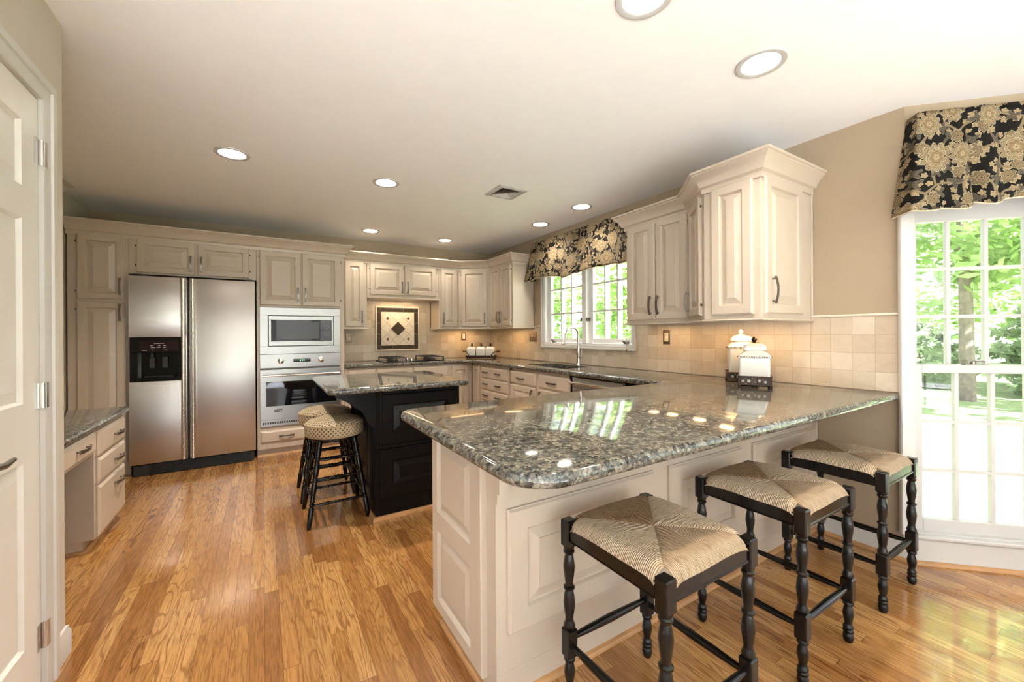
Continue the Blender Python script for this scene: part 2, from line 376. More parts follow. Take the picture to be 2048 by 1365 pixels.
def floral():
    n = N('floral_valance_fabric'); uv = n.uvc()
    wob = n.noise(uv, 9, 2).outputs['Color']
    pd = n.mix(.03, uv, wob, 'ADD')
    def flower(scale, rmax, seed, petals, pal, sharp=.42, pointed=False):
        m = n.mapv(pd, (scale, scale, 0), (seed, seed * 1.7, 0))
        v = n.vor(m, 1.0, 'F1', '2D', .8)
        d = n.n('ShaderNodeVectorMath', operation='SUBTRACT'); n.l(m, d.inputs[0]); n.l(v.outputs['Position'], d.inputs[1])
        dx, dy, _ = n.sep(d.outputs[0]); r = n.math('SQRT', n.math('ADD', n.math('MULTIPLY', dx, dx), n.math('MULTIPLY', dy, dy)))
        rc, gc, bc = n.sep(v.outputs['Color'])
        th = n.math('ADD', n.math('ARCTAN2', dy, dx), n.math('MULTIPLY', rc, 6.28))
        pet = n.math('ABSOLUTE', n.math('SINE', n.math('MULTIPLY', th, petals / 2)))
        if pointed: pet = n.math('POWER', n.math('SUBTRACT', 1, pet), .8)
        pet2 = n.math('ABSOLUTE', n.math('SINE', n.math('MULTIPLY', th, petals * 1.5)))
        rp = n.math('MULTIPLY', n.math('ADD', n.math('ADD', 1 - sharp - .07, n.math('MULTIPLY', pet, sharp)), n.math('MULTIPLY', pet2, .07)), n.math('MULTIPLY', n.math('ADD', .72, n.math('MULTIPLY', gc, .28)), rmax))
        t = n.math('DIVIDE', r, rp)
        vein = n.math('MULTIPLY', n.math('SUBTRACT', n.math('ABSOLUTE', n.math('SINE', n.math('MULTIPLY', th, petals * 2.5))), .5), .16)
        t2 = n.math('ADD', t, n.math('MULTIPLY', vein, n.math('MINIMUM', t, 1)))
        return n.ramp(t2, pal), n.ramp(t, [(.985, (1,) * 3), (1.0, (0,) * 3)])
    def blossom(scale, rmax, seed):
        m = n.mapv(pd, (scale, scale, 0), (seed, seed * 1.7, 0)); v = n.vor(m, 1.0, 'F1', '2D', .75)
        d = n.n('ShaderNodeVectorMath', operation='SUBTRACT'); n.l(m, d.inputs[0]); n.l(v.outputs['Position'], d.inputs[1])
        dx, dy, _ = n.sep(d.outputs[0]); rc, gc, bc = n.sep(v.outputs['Color'])
        dy2 = n.math('ADD', n.math('MULTIPLY', dy, 1.12), n.math('MULTIPLY', n.math('SUBTRACT', gc, .5), .12))
        r = n.math('SQRT', n.math('ADD', n.math('MULTIPLY', dx, dx), n.math('MULTIPLY', dy2, dy2)))
        th = n.math('ADD', n.math('ARCTAN2', dy2, dx), n.math('MULTIPLY', rc, 6.28))
        size = n.math('MULTIPLY', n.math('ADD', .7, n.math('MULTIPLY', bc, .3)), rmax)
        def ring(count, phase, base, amp, pal, pw):
            p = n.math('POWER', n.math('ABSOLUTE', n.math('SINE', n.math('ADD', n.math('MULTIPLY', th, count / 2), phase))), pw)
            jag = n.math('ABSOLUTE', n.math('SINE', n.math('MULTIPLY', th, count * 2.5)))
            t = n.math('DIVIDE', r, n.math('MULTIPLY', n.math('ADD', n.math('ADD', base, n.math('MULTIPLY', p, amp)), n.math('MULTIPLY', jag, .05)), size))
            vein = n.math('MULTIPLY', n.math('SUBTRACT', jag, .5), .12)
            return n.ramp(n.math('ADD', t, n.math('MULTIPLY', vein, n.math('MINIMUM', t, 1))), pal), n.ramp(t, [(.985, (1,) * 3), (1, (0,) * 3)])
        o_, om = ring(11, 0, .62, .33, [(0, (.05, .03, .02)), (.58, (.06, .04, .025)), (.63, (.42, .34, .21)), (.72, (.22, .15, .08)), (.86, (.36, .28, .17)), (.92, (.05, .035, .025)), (.95, (.46, .39, .27)), (1, (.46, .39, .27))], .6)
        i_, im = ring(7, .9, .42, .20, [(0, (.22, .14, .07)), (.3, (.05, .03, .02)), (.36, (.34, .25, .14)), (.6, (.20, .135, .07)), (.85, (.40, .31, .19)), (.90, (.03, .02, .015)), (.94, (.50, .42, .29)), (1, (.50, .42, .29))], .8)
        k_, km = ring(5, .3, .14, .09, [(0, (.10, .07, .04)), (.5, (.45, .36, .22)), (.8, (.45, .36, .22)), (.9, (.04, .03, .02)), (1, (.4, .3, .18))], 1)
        return n.mix(km, n.mix(im, o_, i_), k_), om
    gold = [(0, (.20, .12, .055)), (.12, (.03, .02, .014)), (.17, (.40, .31, .185)), (.30, (.24, .165, .085)), (.38, (.035, .024, .016)), (.44, (.36, .28, .17)), (.62, (.16, .11, .06)), (.74, (.26, .20, .115)), (.84, (.05, .035, .022)), (.92, (.42, .35, .23)), (1, (.42, .35, .23))]
    grey = [(0, (.30, .25, .17)), (.2, (.035, .028, .022)), (.35, (.15, .125, .095)), (.6, (.06, .05, .04)), (.8, (.17, .145, .11)), (.88, (.02, .016, .013)), (1, (.30, .25, .17))]
    c1, m1 = blossom(4.6, .43, 3.1)
    c4, m4 = flower(7.2, .33, 5.7, 7, gold, .30)
    c2, m2 = flower(9.0, .44, 8.4, 4, grey, .66, True)
    c3, m3 = flower(20., .40, 1.3, 5, [(0, (.5, .38, .2)), (.5, (.3, .22, .13)), (1, (.5, .4, .25))])
    e1 = n.vor(n.mapv(pd, (6.5, 6.5, 0), (.4, .9, 0)), 1.0, 'DISTANCE_TO_EDGE', '2D').outputs['Distance']
    stem = n.ramp(e1, [(.03, (1,) * 3), (.045, (0,) * 3)])
    bg = (.006, .0045, .0035)
    c = n.mix(m3, bg, c3); c = n.mix(stem, c, (.26, .20, .12)); c = n.mix(m2, c, c2); c = n.mix(m4, c, c4); c = n.mix(m1, c, c1)
    c = n.mix(1, c, (.74, .72, .68), 'MULTIPLY')
    n.set(color=c, rough=.75, spec=.2); n.bump(n.noise(uv, 700, 2).outputs[0], .15, .001); return n.m
M['floral'] = floral()

def glass():
    n = N('window_glass'); t = n.t
    tr = n.n('ShaderNodeBsdfTransparent'); gl = n.n('ShaderNodeBsdfGlossy'); gl.inputs['Roughness'].default_value = .0
    fr = n.n('ShaderNodeLayerWeight'); fr.inputs[0].default_value = .5; mx = n.n('ShaderNodeMixShader')
    n.l(n.math('ADD', n.math('MULTIPLY', n.math('POWER', fr.outputs['Facing'], 5), .9), .03), mx.inputs[0]); n.l(tr.outputs[0], mx.inputs[1]); n.l(gl.outputs[0], mx.inputs[2])
    n.l(mx.outputs[0], t.nodes['Material Output'].inputs[0]); return n.m
M['glass'] = glass()
def leafmat(name, lo, hi):
    n = N(name); f = n.noise(n.obj(), 1.3, 4).outputs[0]; c = n.ramp(f, [(.35, lo), (.65, hi)])
    n.set(color=c, rough=.6)
    tl = n.n('ShaderNodeBsdfTranslucent'); n.l(c, tl.inputs[0]); mx = n.n('ShaderNodeMixShader'); mx.inputs[0].default_value = .55
    n.l(n.b.outputs[0], mx.inputs[1]); n.l(tl.outputs[0], mx.inputs[2]); n.l(mx.outputs[0], n.t.nodes['Material Output'].inputs[0]); return n.m
M['leaf'] = leafmat('spring_leaves', (.20, .33, .08), (.46, .58, .24))
M['pine'] = leafmat('pine_needles', (.22, .30, .15), (.38, .46, .26))
M['bark'] = paint('bark', (.20, .16, .13), .9, .3)
M['lawn'] = paint('lawn_grass', (.20, .25, .12), .9, .3, spec=.1)
M['bounce_carpet'] = paint('pale_bounce_carpet', (.68, .69, .69), .95, .04)  # pale tone picked to reflect sun upward
M['bounce_patio'] = paint('bounce_patio_stone', (.66, .63, .58), .8, .06)  # pale tone picked to throw sunlight indoors

# ------------------------------------------------------------------ the setting
def place(o, loc=(0, 0, 0), rz=0): o.location = loc; o.rotation_euler = (0, 0, R(rz)); return o
out = [(XL, YR), (XR, YR), B3, B2, B1, BC, (XR, YB), (XL, YB)]
structure(G().prism(out, -.12, 0).build('floor', M['oak'], smooth=0))
structure(G().box(XL, XR, YR, -1.5, 0, .012).build('floor_bounce_carpet', M['bounce_carpet'], smooth=0))  # unseen carpet, added to bounce sunlight onto the ceiling
structure(G().prism([(x * 1.0, y) for x, y in out], H, H + .12).build('ceiling', M['ceil'], smooth=0))
def wall(name, o, rz, L, openings=(), mat='wall', t=.14, x0=0, h=H):
    g = G(); x = x0
    for a, b, c, d in sorted(openings):
        g.box(x, a, 0, t, 0, h)
        if c > 0: g.box(a, b, 0, t, 0, c)
        g.box(a, b, 0, t, d, h); x = b
    g.box(x, L, 0, t, 0, h)
    return structure(place(g.build(name, M[mat], smooth=0), (o[0], o[1], 0), rz))
SINK = (4.138 - 4.078, 4.138 - 2.661, 1.125, 2.15)      # sink window opening measured from y=4.138
off = YB - 4.138
wall('wall_back', (XL, YB), 0, XR - XL + .14)
wall('wall_right', (XR, YB), -90, YB - BC[1], [(SINK[0] + off, SINK[1] + off, SINK[2], SINK[3])], t=.12)
BAYW = (.035, .62, .15, 2.02)
wall('wall_bay_near', BC, -45, BL1, [BAYW])
LM = B1[1] - B2[1]
MID = [(.18, .18 + .62, .15, 2.02), (LM / 2 - .31, LM / 2 + .31, .15, 2.02), (LM - .8, LM - .18, .15, 2.02)]
wall('wall_bay_middle', B1, -90, LM, MID)
wall('wall_bay_far', B2, -135, BL1, [(BL1 - .62, BL1 - .035, .15, 2.02)])
wall('wall_right_rear', B3, -90, B3[1] - YR)
REAR_ADDED = [(.55 + i * 1.15, .55 + i * 1.15 + 1.0, .15, 2.25) for i in range(5)]  # unseen openings behind the camera, added to let daylight in
wall('wall_rear', (XR, YR), 180, XR - XL, REAR_ADDED, 'wallwhite')
LEFT_ADDED = [(.5, 1.6, .25, 2.15), (1.8, 2.9, .25, 2.15), (3.1, 4.2, .25, 2.15), (4.0 + .35, 4.95, .25, 2.15)]  # unseen openings on the left, added for more daylight
wall('wall_left_far', (XL, YR), 90, 1.4 - YR + .1, LEFT_ADDED, 'wallwhite')
g = G(); g.box(-1.42, -.77, 1.40, 1.52, 0, H); g.box(-1.56, -1.42, 1.40, YB, 0, H); g.box(XL, -1.56, 1.40, 1.54, 0, H); g.box(-1.42, -.77, 2.165, 2.285, 0, H)
structure(g.build('wall_desk_nook', M['wallpale'], smooth=0))
DY0, DY1 = 1.523, 2.087                      # pantry door opening along y
wall('wall_left', (-.67, 1.0), 90, 1.285, [(DY0 - 1.0, DY1 - 1.0, 0, 2.09)], 'wallpale', t=.10, x0=.40)

# baseboards and small trim
BASE = [(0, 0), (.014, 0), (.014, .085), (.008, .098), (.008, .108), (0, .112)]
SHOE = [(0, 0), (.017, 0), (.016, .008), (.011, .015), (0, .019)]
structure(G().sweep([(XR, BC[1] - .004), (XR, 1.18)], BASE, side=-1).build('baseboard_right', M['trim']))
structure(G().sweep([(XR - .014, BC[1] - .01), (XR - .014, 1.175)], SHOE, side=-1).build('trim_1', M['oaktrim']))
structure(G().sweep([(-.67, 2.163), (-.67, 2.285), (-.80, 2.285)], BASE, side=1).build('baseboard_left', M['trim']))
a = (BC[0] - q * 0.002, BC[1] - .006); b = (B1[0] - .02, B1[1] + .0)
structure(G().sweep([a, (BC[0] + q * .78, BC[1] - q * .78)], [(0, 0), (.012, 0), (.012, .125), (.004, .135), (0, .135)], side=1).build('baseboard_bay', M['trim']))
structure(G().sweep([(a[0] - .009, a[1] - .009), (BC[0] + q * .78 - .009, BC[1] - q * .78 - .009)], SHOE, side=1).build('trim_2', M['oaktrim']))
structure(G().sweep([(-1.42, 3.2), (-1.42, 4.60)], [(0, H - .16), (.02, H - .16), (.03, H - .13), (.10, H - .04), (.145, H - .03), (.145, H - .001), (0, H - .001)], side=1).build('trim_3', M['trim']))
# tile backsplashes
tb = .012
def slab(name, boxes, o, rz, mat): 
    g = G()
    for x0, x1, z0, z1 in boxes: g.box(x0, x1, -tb, 0, z0, z1)
    return structure(place(g.build(name, M[mat], smooth=0), o, rz))
slab('wall_backsplash_back', [(0, .314, 0, .42), (.314, 1.224, 0, .80), (1.224, XR - .776 - tb, 0, .42)], (.776, YB, .914), 0, 'tile')
slab('wall_backsplash_right', [(0, off, 0, .4265), (off, YB - 2.616, 0, .166), (YB - 2.616, YB - BC[1] - .004, 0, .4265)], (XR, YB, .914), -90, 'tile')
g = G(); prof = [(0, 1.3405), (.016, 1.3405), (.021, 1.346), (.016, 1.354), (0, 1.355)]
g.sweep([(XR, 1.192), (XR, BC[1] + .003)], prof, side=1); g.sweep([(XR, 4.285), (XR, 4.14)], prof, side=1)
structure(g.build('trim_4', M['stonecream']))

# ------------------------------------------------------------------ windows and the pantry door
def sash(parent, x0, x1, z0, z1, y0, y1, cols, rows, sl, sr, sb, st, name='sash', mw=.017, mdeep=0, mat='white'):
    g = G(); g.box(x0, x0 + sl, y0, y1, z0, z1, .003); g.box(x1 - sr, x1, y0, y1, z0, z1, .003)
    g.box(x0 + sl, x1 - sr, y0, y1, z0, z0 + sb, .003); g.box(x0 + sl, x1 - sr, y0, y1, z1 - st, z1, .003)
    gx0, gx1, gz0, gz1 = x0 + sl, x1 - sr, z0 + sb, z1 - st; ym = (y0 + y1) / 2
    for i in range(1, cols):
        x = gx0 + (gx1 - gx0) * i / cols; g.box(x - mw / 2, x + mw / 2, y0 + .006, y1 - .006 + mdeep, gz0, gz1)
    for i in range(1, rows):
        z = gz0 + (gz1 - gz0) * i / rows; g.box(gx0, gx1, y0 + .007, y1 - .007 + mdeep * .3, z - mw / 2, z + mw / 2)
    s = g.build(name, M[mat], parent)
    p = G().box(gx0, gx1, ym - .002, ym + .002, gz0, gz1).build('pane', M['glass'], s, smooth=0)
    return s
def casing(parent, x0, x1, z0, z1, w, bottom=True, mat='trim'):
    prof = lambda o: [(0, 0), (w - .0, 0)]
    g = G()
    # frame swept round the opening in the wall plane: rings are rectangles at growing inset
    def fr(i0, y0, i1, y1):
        zz = (lambda i: z0 - i) if bottom else (lambda i: z0)
        A = g.ring([(x0 - i0, y0, zz(i0)), (x1 + i0, y0, zz(i0)), (x1 + i0, y0, z1 + i0), (x0 - i0, y0, z1 + i0)])
        B = g.ring([(x0 - i1, y1, zz(i1)), (x1 + i1, y1, zz(i1)), (x1 + i1, y1, z1 + i1), (x0 - i1, y1, z1 + i1)])
        if bottom: g.bridge(A, B)
        else:
            for i, j in ((1, 2), (2, 3), (3, 0)): g.f((A[i], A[j], B[j], B[i]))
    st = [(0, .0), (0, -.012), (.006, -.014), (w * .55, -.017), (w * .6, -.024), (w * .95, -.024), (w, -.018), (w, 0)]
    for (a, b), (c, d) in zip(st, st[1:]): fr(a, b, c, d)
    return g.build('casing', M[mat], parent, smooth=20)
def double_hung(name, o, rz, x0, x1, z0, z1, w=.07, cas=True, cols=3, rows=3):
    r = place(structure(thing(name, None, None)), (o[0], o[1], 0), rz)
    g = G(); t = .135
    for a, b, c, d in ((x0, x0 + .014, z0, z1), (x1 - .014, x1, z0, z1), (x0, x1, z0, z0 + .014), (x0, x1, z1 - .014, z1)): g.box(a, b, 0, t, c, d)
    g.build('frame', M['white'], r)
    if cas: casing(r, x0, x1, z0 if cas != 'b' else z0, z1, w, bottom=False)
    zm = (z0 + z1) / 2 - .04
    sash(r, x0 + .015, x1 - .015, z0 + .002, 1.068, .03, .066, cols, rows, .042, .042, .076, .044, 'lower_sash')
    sash(r, x0 + .015, x1 - .015, 1.04, z1 - .015, .072, .108, cols, rows, .026, .026, .03, .15, 'upper_sash')
    g = G(); xm = (x0 + x1) / 2
    g.box(xm - .04, xm + .04, .034, .062, 1.068, 1.074); g.cyl((xm, .048, 1.074), (xm, .048, 1.088), .014, 12); g.tube([(xm, .048, 1.086), (xm + .03, .04, 1.088), (xm + .045, .036, 1.084)], .005, 6)
    g.build('sash_lock', M['pewter'], r)
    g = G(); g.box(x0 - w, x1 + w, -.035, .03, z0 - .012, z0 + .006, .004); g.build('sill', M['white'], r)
    return r
double_hung('window_2', BC, -45, *BAYW)
for k, m in enumerate(MID): double_hung('window_%d' % (3 + k), B1, -90, *m)
double_hung('window_6', B2, -135, BL1 - .62, BL1 - .035, .15, 2.02)
for k, m in enumerate(REAR_ADDED): double_hung('window_%d' % (7 + k), (XR, YR), 180, *m, cols=3)  # unseen windows added as daylight sources from the rear
for k, m in enumerate(LEFT_ADDED): double_hung('window_%d' % (12 + k), (XL, YR), 90, *m, cols=3)  # unseen windows added as daylight sources from the left

w1 = place(structure(thing('window_1', None, None)), (XR, 4.138, 0), -90)
x0, x1, z0, z1 = SINK
casing(w1, x0, x1, z0, z1, .045)
g = G()
for a, b, c, d in ((x0, x0 + .02, z0, z1), (x1 - .02, x1, z0, z1), (x0 + .02, x1 - .02, z0, z0 + .02), (x0 + .02, x1 - .02, z1 - .02, z1)): g.box(a, b, 0, .12, c, d)
xm = 4.138 - 3.345; g.box(xm - .035, xm + .035, -.004, .11, z0 + .02, z1 - .02, .003)
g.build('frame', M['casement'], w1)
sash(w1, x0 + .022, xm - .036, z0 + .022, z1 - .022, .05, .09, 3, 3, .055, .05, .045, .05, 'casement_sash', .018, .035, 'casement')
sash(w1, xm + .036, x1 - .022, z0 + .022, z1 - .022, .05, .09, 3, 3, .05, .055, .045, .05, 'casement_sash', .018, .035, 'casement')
for cx in (4.138 - 3.905, 4.138 - 2.76):
    g = G(); g.box(cx - .03, cx + .03, .004, .03, z0 + .021, z0 + .034, .004)
    g.tube([(cx - .02, .012, z0 + .036), (cx - .012, -.004, z0 + .050), (cx + .012, -.012, z0 + .047), (cx + .04, -.014, z0 + .036), (cx + .055, -.014, z0 + .044)], [.008, .009, .007, .006, .007], 8)
    g.tube([(cx - .03, .016, z0 + .03), (cx - .045, .012, z0 + .05)], [.007, .005], 8)
    g.build('crank', M['pewter'], w1)
for cx in (xm - .045, xm + .045):
    g = G(); g.box(cx - .006, cx + .006, -.012, .05, 1.385, 1.42, .003); g.build('latch', M['bronze'], w1)

# pantry door: hinged on the right, set in the left wall, front faces +x
d1 = place(structure(thing('door_1', None, None)), (-.67, 1.0, 0), 90)
a, b = DY0 - 1.0 + .004, DY1 - 1.0 - .004
def slab_panels(g, x0, x1, z0, z1, y0, t, panels, rec=.010, raise_w=.035, y_back=None):
    yf = y0 - t; e = .004
    xs = sorted({x0 + e, x1 - e} | {p[0] for p in panels} | {p[1] for p in panels}); zs = sorted({z0 + e, z1 - e} | {p[2] for p in panels} | {p[3] for p in panels})
    vs = {}
    def V(x, z):
        if (x, z) not in vs: vs[x, z] = g.v((x, yf, z))
        return vs[x, z]
    for xa, xb in zip(xs, xs[1:]):
        for za, zb in zip(zs, zs[1:]):
            cx, cz = (xa + xb) / 2, (za + zb) / 2
            if not any(p[0] < cx < p[1] and p[2] < cz < p[3] for p in panels): g.f((V(xa, za), V(xb, za), V(xb, zb), V(xa, zb)))
    for p in panels:
        g.rectloops(*p, [(0, yf), (.005, yf + rec * .5), (.008, yf + rec), (.015, yf + rec), (.015 + raise_w, yf + .002), (.0165 + raise_w, yf + .002)])
    A = g.ring([(x0 + e, yf, z0 + e), (x1 - e, yf, z0 + e), (x1 - e, yf, z1 - e), (x0 + e, yf, z1 - e)])
    B = g.ring([(x0, yf + e, z0), (x1, yf + e, z0), (x1, yf + e, z1), (x0, yf + e, z1)])
    Cc = g.ring([(x0, y0, z0), (x1, y0, z0), (x1, y0, z1), (x0, y0, z1)])
    g.bridge(A, B); g.bridge(B, Cc); g.f(Cc)
    return g
ds = slab_panels(G(), a, b, .012, 2.086, .036, .035, [(a + .113, b - .113, .22, .836), (a + .113, b - .113, 1.03, 1.642), (a + .113, b - .113, 1.748, 1.967)], .012, .03).build('door_slab', M['door'], d1, smooth=20)
casing(d1, DY0 - 1.0, DY1 - 1.0, 0, 2.09, .075, bottom=False)
g = G()
for p, r_ in ((DY0 - 1.0, DY0 - .996), (DY1 - 1.004, DY1 - 1.0)): g.box(p, r_, .001, .10, 0, 2.09)
g.box(DY0 - 1, DY1 - 1, .001, .10, 2.087, 2.09); g.build('jamb', M['trim'], d1)
for zc in (1.90, 1.044, .20):
    g = G(); g.cyl((b + .004, -.007, zc - .045), (b + .004, -.007, zc + .045), .007, 10)
    g.box(b - .028, b + .003, -.0015, .001, zc - .045, zc + .045); g.box(b + .005, b + .026, -.0155, -.0125, zc - .045, zc + .045)
    g.build('hinge', M['nickel'], d1)
g = G(); lx = a + .062; g.lathe([(.030, 0), (.030, .008), (.024, .012), (.011, .014), (.011, .055)], c=(lx, .0, .895), n=18, axis='y')
g.tube([(lx, -.055, .895), (lx + .05, -.058, .899), (lx + .10, -.060, .893), (lx + .15, -.060, .899)], [.011, .010, .009, .006], 10); g.build('lever_handle', M['pewter'], d1)

# ------------------------------------------------------------------ cabinetry builders (front of the face frame is y=0, facing -y)
def pull(parent, x, z, L=.15, vert=True, y=-.02, mat='pewter', wid=.0078):
    g = G(); rings = []
    for i in range(9):
        t = i / 8; s = (t - .5) * L; yy = y - .016 - .014 * math.sin(math.pi * t)
        w = wid * (1.25 - .35 * math.sin(math.pi * t)); h = .003
        if vert: rings.append([(x - w, yy - h, z + s), (x + w, yy - h, z + s), (x + w, yy + h, z + s), (x - w, yy + h, z + s)])
        else: rings.append([(x + s, yy - h, z - w), (x + s, yy - h, z + w), (x + s, yy + h, z + w), (x + s, yy + h, z - w)])
    g.loft(rings)
    for sgn in (-1, 1):
        s = sgn * L * .41; p = (x, z + s) if vert else (x + s, z)
        g.lathe([(.0065, 0), (.0065, .003), (.004, .006), (.004, .024)], c=(p[0], y, p[1]), n=10, axis='y')
    return g.build('handle', M[mat], parent)
def raised(g, x0, x1, z0, z1, y=0, t=.02, stile=.055):
    w, h = x1 - x0, z1 - z0; st = min(stile, w * .26, h * .26); rw = min(.036, w * .13, h * .13)
    f = y - t
    return g.rectloops(x0, x1, z0, z1, [(0, y), (0, f + .009), (.003, f + .008), (.009, f), (st, f), (st + .003, f + .004), (st + .006, f + .014), (st + .013, f + .0145), (st + .013 + rw, f + .003), (st + .014 + rw, f + .0005)])
def slabfront(g, x0, x1, z0, z1, y=0, t=.02):
    f = y - t; return g.rectloops(x0, x1, z0, z1, [(0, y), (0, f + .010), (.004, f + .008), (.014, f + .001), (.016, f)])
def door(parent, x0, x1, z0, z1, handle=None, hinge=None, y=0, mat='cab', name='door', flat=False, stile=.055, L=.15):
    o = (slabfront if flat else raised)(*(G(), x0, x1, z0, z1, y), **({} if flat else {'stile': stile})).build(name, M[mat], parent, smooth=20)
    if handle: pull(o, handle[0], handle[1], L, handle[2] == 'v', y - .02)
    if hinge:
        hx = x0 - .004 if hinge == 'L' else x1 + .004
        for zc in (z0 + .07, z1 - .07): G().box(hx - .004, hx + .004, y - .012, y - .002, zc - .007, zc + .007, .001).build('hinge', M['bronze'], o)
    return o
def cabinet(name, label, cat, loc, rz, boxes, mat='cab', group=None):
    r = thing(name, label, cat, loc, rz, group); g = G()
    for b in boxes: g.box(*b, .0015)
    g.build('body', M[mat], r); return r
CROWN = [(0, 2.12), (.010, 2.12), (.014, 2.128), (.014, 2.150), (.022, 2.156), (.030, 2.160), (.036, 2.175), (.050, 2.200), (.070, 2.220), (.078, 2.226), (.078, 2.232), (.088, 2.236), (.088, 2.250), (0, 2.250)]
RAIL = [(0, 1.318), (.012, 1.318), (.017, 1.324), (.012, 1.332), (0, 1.332)]
TF = 4.87                                           # front plane of the tall cabinets
# ---- tall run on the back wall
tz = TF + .0
r = cabinet('pantry_cabinet', 'tall narrow pantry cabinet left of the refrigerator', 'cabinet', (-1.405, tz, 0), 0, [(0, .385, 0, .585, .10, 2.20), (0, .385, .06, .585, 0, .10)])
door(r, .058, .365, 1.572, 2.137, (.333, 1.69, 'v'), 'L'); door(r, .058, .365, .13, 1.555, (.333, 1.46, 'v'), 'L')
r = cabinet('refrigerator_top_cabinet', 'wide shallow cabinet with two doors above the refrigerator', 'cabinet', (-1.018, tz, 0), 0, [(0, .962, 0, .585, 1.812, 2.20)])
door(r, .052, .476, 1.823, 2.135, (.440, 1.93, 'v'), 'L'); door(r, .487, .905, 1.823, 2.130, (.520, 1.93, 'v'), 'R')
oc = cabinet('oven_cabinet', 'tall cabinet housing the microwave and wall oven', 'cabinet', (-.054, tz, 0), 0,
             [(0, .03, 0, .585, .08, 2.20), (.782, .832, 0, .585, .08, 2.20), (.03, .782, 0, .585, 1.545, 2.20), (.03, .782, .03, .585, .31, 1.545), (.03, .782, 0, .585, .08, .31), (0, .832, .04, .585, 0, .08)])
door(oc, .026, .404, 1.562, 2.127, (.372, 1.68, 'v'), 'L'); door(oc, .411, .793, 1.562, 2.127, (.444, 1.68, 'v'), 'R')
door(oc, .026, .80, .145, .268, (.26, .207, 'h'), None, name='drawer', flat=True, L=.14)
structure(G().sweep([(-.05, TF + .04), (.775, TF + .04)], SHOE, side=1).build('trim_5', M['oaktrim']))
o = G().sweep([(-1.41, TF - .001), (.781, TF - .001), (.781, 5.12)], CROWN, side=1).build('crown_molding', M['cab'])
tag(o, 'long crown molding along the tops of the tall cabinets over the refrigerator and oven', 'molding')
# ---- refrigerator
FX, FY = -1.006, 4.79
fr = thing('refrigerator', 'stainless side-by-side refrigerator with black dispenser', 'refrigerator', (FX, FY, 0))
G().box(.012, .928, .075, .62, .012, 1.775, .004).build('body', M['rubber'], fr)
def fdoor(x0, x1, name, disp):
    g = G(); hx = x1 if disp else x0
    if disp: g.box(x0, .002 + x0, .0, .07, .107, 1.79); 
    zs = [(.107, .845), (1.239, 1.79)] if disp else [(.107, 1.79)]
    for a, b in zs: g.box(x0, x1, 0, .07, a, b, .006, 2)
    if disp: g.box(x0, x0 + .004, 0, .07, .84, 1.245); g.box(.36, x1, 0, .07, .83, 1.25)
    o = g.build(name, M['steel'], fr)
    g = G(); prof = []
    a, b = (x1 - .046, x1 - .006) if disp else (x0 + .006, x0 + .050)
    rings = []
    for z in (.112, 1.785):
        rings.append([(a + (b - a) * (1 - math.cos(math.pi * k / 10)) / 2, -.030 * math.sin(math.pi * k / 10) + .001, z) for k in range(11)])
    g.loft(rings); g.build('handle', M['doorpull'], o)
    return o
fl = fdoor(.002, .404, 'freezer_door', True); fdoor(.420, .940, 'refrigerator_door', False)
dp = G(); dp.box(.006, .358, -.006, .004, 1.10, 1.239, .003); dp.box(.006, .060, -.006, .004, .845, 1.10, .003); dp.box(.330, .358, -.006, .004, .845, 1.10, .003); dp.box(.06, .33, -.006, .004, .845, .878, .003)
dp.box(.006, .358, .062, .07, .845, 1.239); dp.box(.056, .060, .004, .064, .87, 1.10); dp.box(.330, .334, .004, .064, .87, 1.10); dp.box(.06, .33, .004, .064, 1.10, 1.104); dp.box(.06, .33, .004, .064, .874, .878)
dsp = dp.build('dispenser', M['gloss'], fl)
g = G(); g.box(.10, .30, .02, .05, .879, .889, .002); g.box(.13, .17, .03, .045, .96, 1.06, .004); g.box(.22, .26, .03, .045, .96, 1.06, .004); g.cyl((.15, .03, 1.06), (.15, .03, 1.10), .014, 10); g.build('paddle', M['rubber'], dsp)
g = G(); g.box(.07, .335, -.008, -.005, 1.118, 1.210); g.mi = 1
for x_, w_, z_ in ((.17, .05, 1.185), (.222, .02, 1.185), (.145, .018, 1.165), (.20, .016, 1.165), (.235, .018, 1.165), (.15, .03, 1.148), (.19, .024, 1.148), (.235, .02, 1.148), (.09, .034, 1.124), (.16, .01, 1.124), (.24, .026, 1.124)): g.box(x_, x_ + w_, -.0095, -.008, z_ - .002, z_ + .002)
g.build('control_panel', None, dsp, smooth=0, mats=[paint('dark_red_panel', (.012, .004, .004), .1), M['mark']])
g = G(); g.box(.02, .925, .015, .06, .0, .100, .006)
for k in range(7): g.box(.13, .90, .004, .016, .014 + k * .012, .018 + k * .012)
g.cyl((.24, .02, .06), (.24, .004, .06), .02, 14); g.build('base_grille', M['rubber'], fr)
for x_ in (.02, .86):
    G().box(x_, x_ + .07, .005, .09, 1.79, 1.806, .004).build('hinge_cover', M['rubber'], fr)
